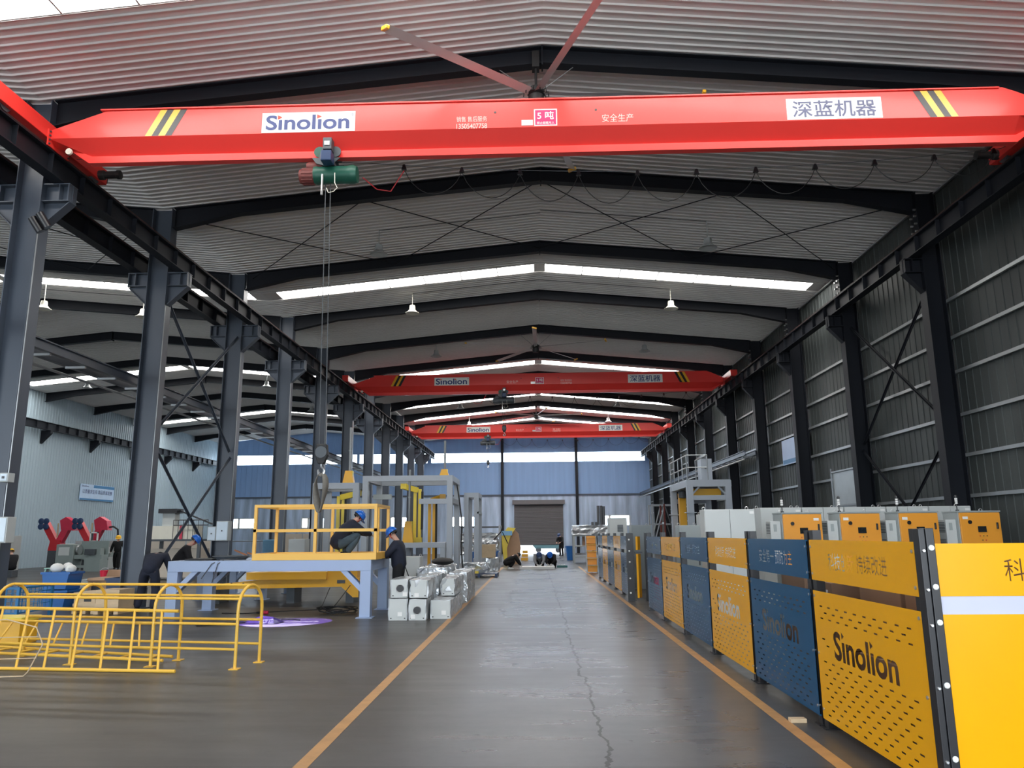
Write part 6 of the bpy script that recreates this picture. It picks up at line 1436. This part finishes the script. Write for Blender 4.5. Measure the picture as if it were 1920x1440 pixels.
    B = M4((( sd.x, fdir.x, upd.x, hd.x), (sd.y, fdir.y, upd.y, hd.y), (sd.z, fdir.z, upd.z, hd.z), (0, 0, 0, 1)))
    if not hood:
        h = MB().ball((0, -0.022, 0.012), 0.096, 0.100, 0.105, 16, 8, top=0.62); h.xf(B); h.build('hair', HAIR, root, smooth=True)
    if helmet:
        h = MB(); h.lathe([(0.137, -0.004), (0.136, 0.015), (0.130, 0.05), (0.108, 0.095), (0.070, 0.122), (0.02, 0.132)], (0, -0.005, 0.025), 22)
        for r_ in (-0.03, 0.0, 0.03): h.tube([(r_, -0.11, 0.10), (r_, -0.05, 0.155), (r_, 0.04, 0.157), (r_, 0.10, 0.11)], 0.007, 5)
        h.xf(B); hp_ = h.build('helmet', helmet, root, smooth=True)
        b_ = MB(); vs = []
        for i in range(13):
            a = math.pi * (i / 12); c_, s_ = math.cos(a), math.sin(a)
            vs += [(0.130 * c_, 0.125 * s_ - 0.005, 0.032), (0.150 * c_, 0.150 * s_ + 0.045 * s_ ** 2, 0.014), (0.150 * c_, 0.150 * s_ + 0.045 * s_ ** 2, 0.020)]
        b_.faces(vs, [(i * 3, i * 3 + 1, i * 3 + 4, i * 3 + 3) for i in range(12)] + [(i * 3 + 1, i * 3 + 2, i * 3 + 5, i * 3 + 4) for i in range(12)] + [(i * 3 + 2, i * 3, i * 3 + 3, i * 3 + 5) for i in range(12)])
        b_.xf(B); b_.build('helmet_brim', helmet, hp_, smooth=True)
        st_ = MB(); st_.tube([(-0.10, 0.03, 0.02), (-0.085, 0.05, -0.07), (0.0, 0.06, -0.115), (0.085, 0.05, -0.07), (0.10, 0.03, 0.02)], 0.006, 5); st_.xf(B); st_.build('chin_strap', REDD, hp_)
    return root
J_hand = {}
def mirror(d):
    o = {}
    for k, v in d.items():
        if k[0] == 'L' and k[1:] in ('sh', 'el', 'wr', 'hip', 'kn', 'an', 'toe'): o['R' + k[1:]] = (-v[0], v[1], v[2])
    return o
def pose(L, R=None, **mid):
    d = dict(mid); d.update({'L' + k: v for k, v in L.items()})
    if R is None: R = {k: (-v[0], v[1], v[2]) for k, v in L.items()}
    d.update({'R' + k: v for k, v in R.items()}); return d
legsS = dict(hip=(-0.10, -0.01, 0.93), kn=(-0.11, 0.02, 0.51), an=(-0.11, -0.03, 0.085))
RZ = math.radians
# the man standing at the end of the table, bowed head, hands on the platform edge (faces the side hall)
stand = pose(dict(sh=(-0.19, 0.03, 1.46), el=(-0.25, 0.20, 1.22), wr=(-0.14, 0.45, 1.19), **legsS), dict(sh=(0.19, 0.03, 1.46), el=(0.26, 0.18, 1.22), wr=(0.17, 0.42, 1.18), hip=(0.10, -0.01, 0.93), kn=(0.12, 0.04, 0.51), an=(0.12, 0.0, 0.085)),
             pelvis=(0, -0.01, 0.97), chest=(0, 0.02, 1.36), neck=(0, 0.06, 1.56), head=(0, 0.16, 1.69), face=(0, 0.80, -0.55))
person('person in navy jacket and blue helmet standing beside the table, hand on the yellow platform', (-3.07, 17.2, 0), RZ(84), stand, JACKET, BLK, HELB, GLOVE, curl=0.35)
# the man crouching on the platform
squat = pose(dict(sh=(-0.19, 0.16, 0.70), el=(-0.22, 0.40, 0.52), wr=(-0.10, 0.62, 0.46), hip=(-0.11, -0.08, 0.27), kn=(-0.17, 0.33, 0.47), an=(-0.15, 0.06, 0.085)), None,
             pelvis=(0, -0.14, 0.27), chest=(0, 0.10, 0.62), neck=(0, 0.24, 0.76), head=(0, 0.33, 0.84), face=(0, 0.85, -0.45))
person('person in navy jacket and blue grey jeans crouching on the yellow platform', (-4.22, 16.72, 1.21), RZ(-62), squat, JACKET, JEANS, HELB, GLOVE)
# the hooded man behind the table
lean = pose(dict(sh=(-0.20, 0.16, 1.36), el=(-0.28, 0.24, 1.08), wr=(-0.16, 0.46, 1.0), **legsS), None,
            pelvis=(0, -0.05, 0.95), chest=(0, 0.10, 1.28), neck=(0, 0.22, 1.46), head=(0, 0.33, 1.56), face=(0, 0.8, -0.6))
person('person in black hooded clothes and blue helmet leaning over behind the table', (-9.15, 19.6, 0), RZ(-65), lean, BLK, BLK, HELB, None)
# the man bent forward by the second column, walking away
bent = pose(dict(sh=(-0.19, 0.42, 1.20), el=(-0.26, 0.50, 0.92), wr=(-0.24, 0.58, 0.66), hip=(-0.10, -0.02, 0.90), kn=(-0.20, 0.18, 0.50), an=(-0.24, 0.05, 0.085)),
            dict(sh=(0.20, 0.38, 1.22), el=(0.32, 0.40, 0.94), wr=(0.34, 0.46, 0.68), hip=(0.10, -0.02, 0.90), kn=(0.14, 0.05, 0.48), an=(0.18, -0.22, 0.085)),
            pelvis=(0, -0.05, 0.93), chest=(0, 0.30, 1.20), neck=(0, 0.50, 1.24), head=(0, 0.62, 1.20), face=(0, 0.35, -0.93))
person('person in dark navy work clothes bending forward between the plywood crate and the steel table', (-8.80, 17.45, 0), RZ(10), bent, JACKET, JACKET, None, GLOVE)
# yellow helmets near the lathes
walk = pose(dict(sh=(-0.20, 0.0, 1.42), el=(-0.30, 0.02, 1.14), wr=(-0.34, 0.10, 0.90), hip=(-0.10, 0, 0.92), kn=(-0.11, 0.12, 0.50), an=(-0.11, 0.10, 0.085)),
            dict(sh=(0.20, 0.0, 1.42), el=(0.29, -0.03, 1.14), wr=(0.32, 0.05, 0.90), hip=(0.10, 0, 0.92), kn=(0.11, -0.04, 0.50), an=(0.11, -0.26, 0.12)),
            pelvis=(0, 0, 0.95), chest=(0, 0.02, 1.32), neck=(0, 0.03, 1.50), head=(0, 0.07, 1.63))
person('person in dark clothes and yellow helmet walking past the lathes', (-22.0, 40.0, 0), RZ(200), walk, BLK, BLK, HELY, GLOVE)
sit = pose(dict(sh=(-0.19, 0.08, 0.88), el=(-0.25, 0.28, 0.66), wr=(-0.12, 0.48, 0.62), hip=(-0.11, 0.02, 0.42), kn=(-0.15, 0.42, 0.46), an=(-0.14, 0.36, 0.085)), None,
           pelvis=(0, -0.03, 0.43), chest=(0, 0.05, 0.80), neck=(0, 0.12, 0.97), head=(0, 0.2, 1.08), face=(0, 0.85, -0.5))
person('person in dark clothes and yellow helmet sitting low near the tall pale machine cabinet', (-22.9, 33.2, 0), RZ(60), sit, BLK, BLK, HELY, None)
sb_ = MB().box(-23.12, -22.72, 33.0, 33.4, 0.0, 0.30); tag(sb_.build('work_stool', DKG, bevel=0.01), 'low dark block the seated yellow-helmeted worker sits on', 'stool')
# the workers crouching on the lane
kneel = pose(dict(sh=(-0.19, 0.30, 0.60), el=(-0.24, 0.46, 0.36), wr=(-0.10, 0.58, 0.18), hip=(-0.11, -0.10, 0.27), kn=(-0.18, 0.28, 0.40), an=(-0.15, 0.02, 0.085)), None,
             pelvis=(0, -0.16, 0.28), chest=(0, 0.18, 0.55), neck=(0, 0.36, 0.64), head=(0, 0.48, 0.66), face=(0, 0.5, -0.85))
person('person in black clothes crouching with bowed head at the end of the white panel', (-1.35, 37.9, 0), RZ(-80), kneel, BLK, BLK, None, GLOVE, shoe=PAPER)
person('person in a grey top crouching behind the white panel, facing the viewpoint', (0.15, 38.95, 0), RZ(178), kneel, GREYC, BLK, HELD, GLOVE)
person('person in black with a blue helmet crouching beside the green tray', (0.80, 39.25, 0), RZ(165), kneel, BLK, BLK, HELB, GLOVE)
person('person in dark clothes standing by the raised roller shutter', (1.95, 60.5, 0), RZ(150), lean, BLK, BLK, HELD, None)
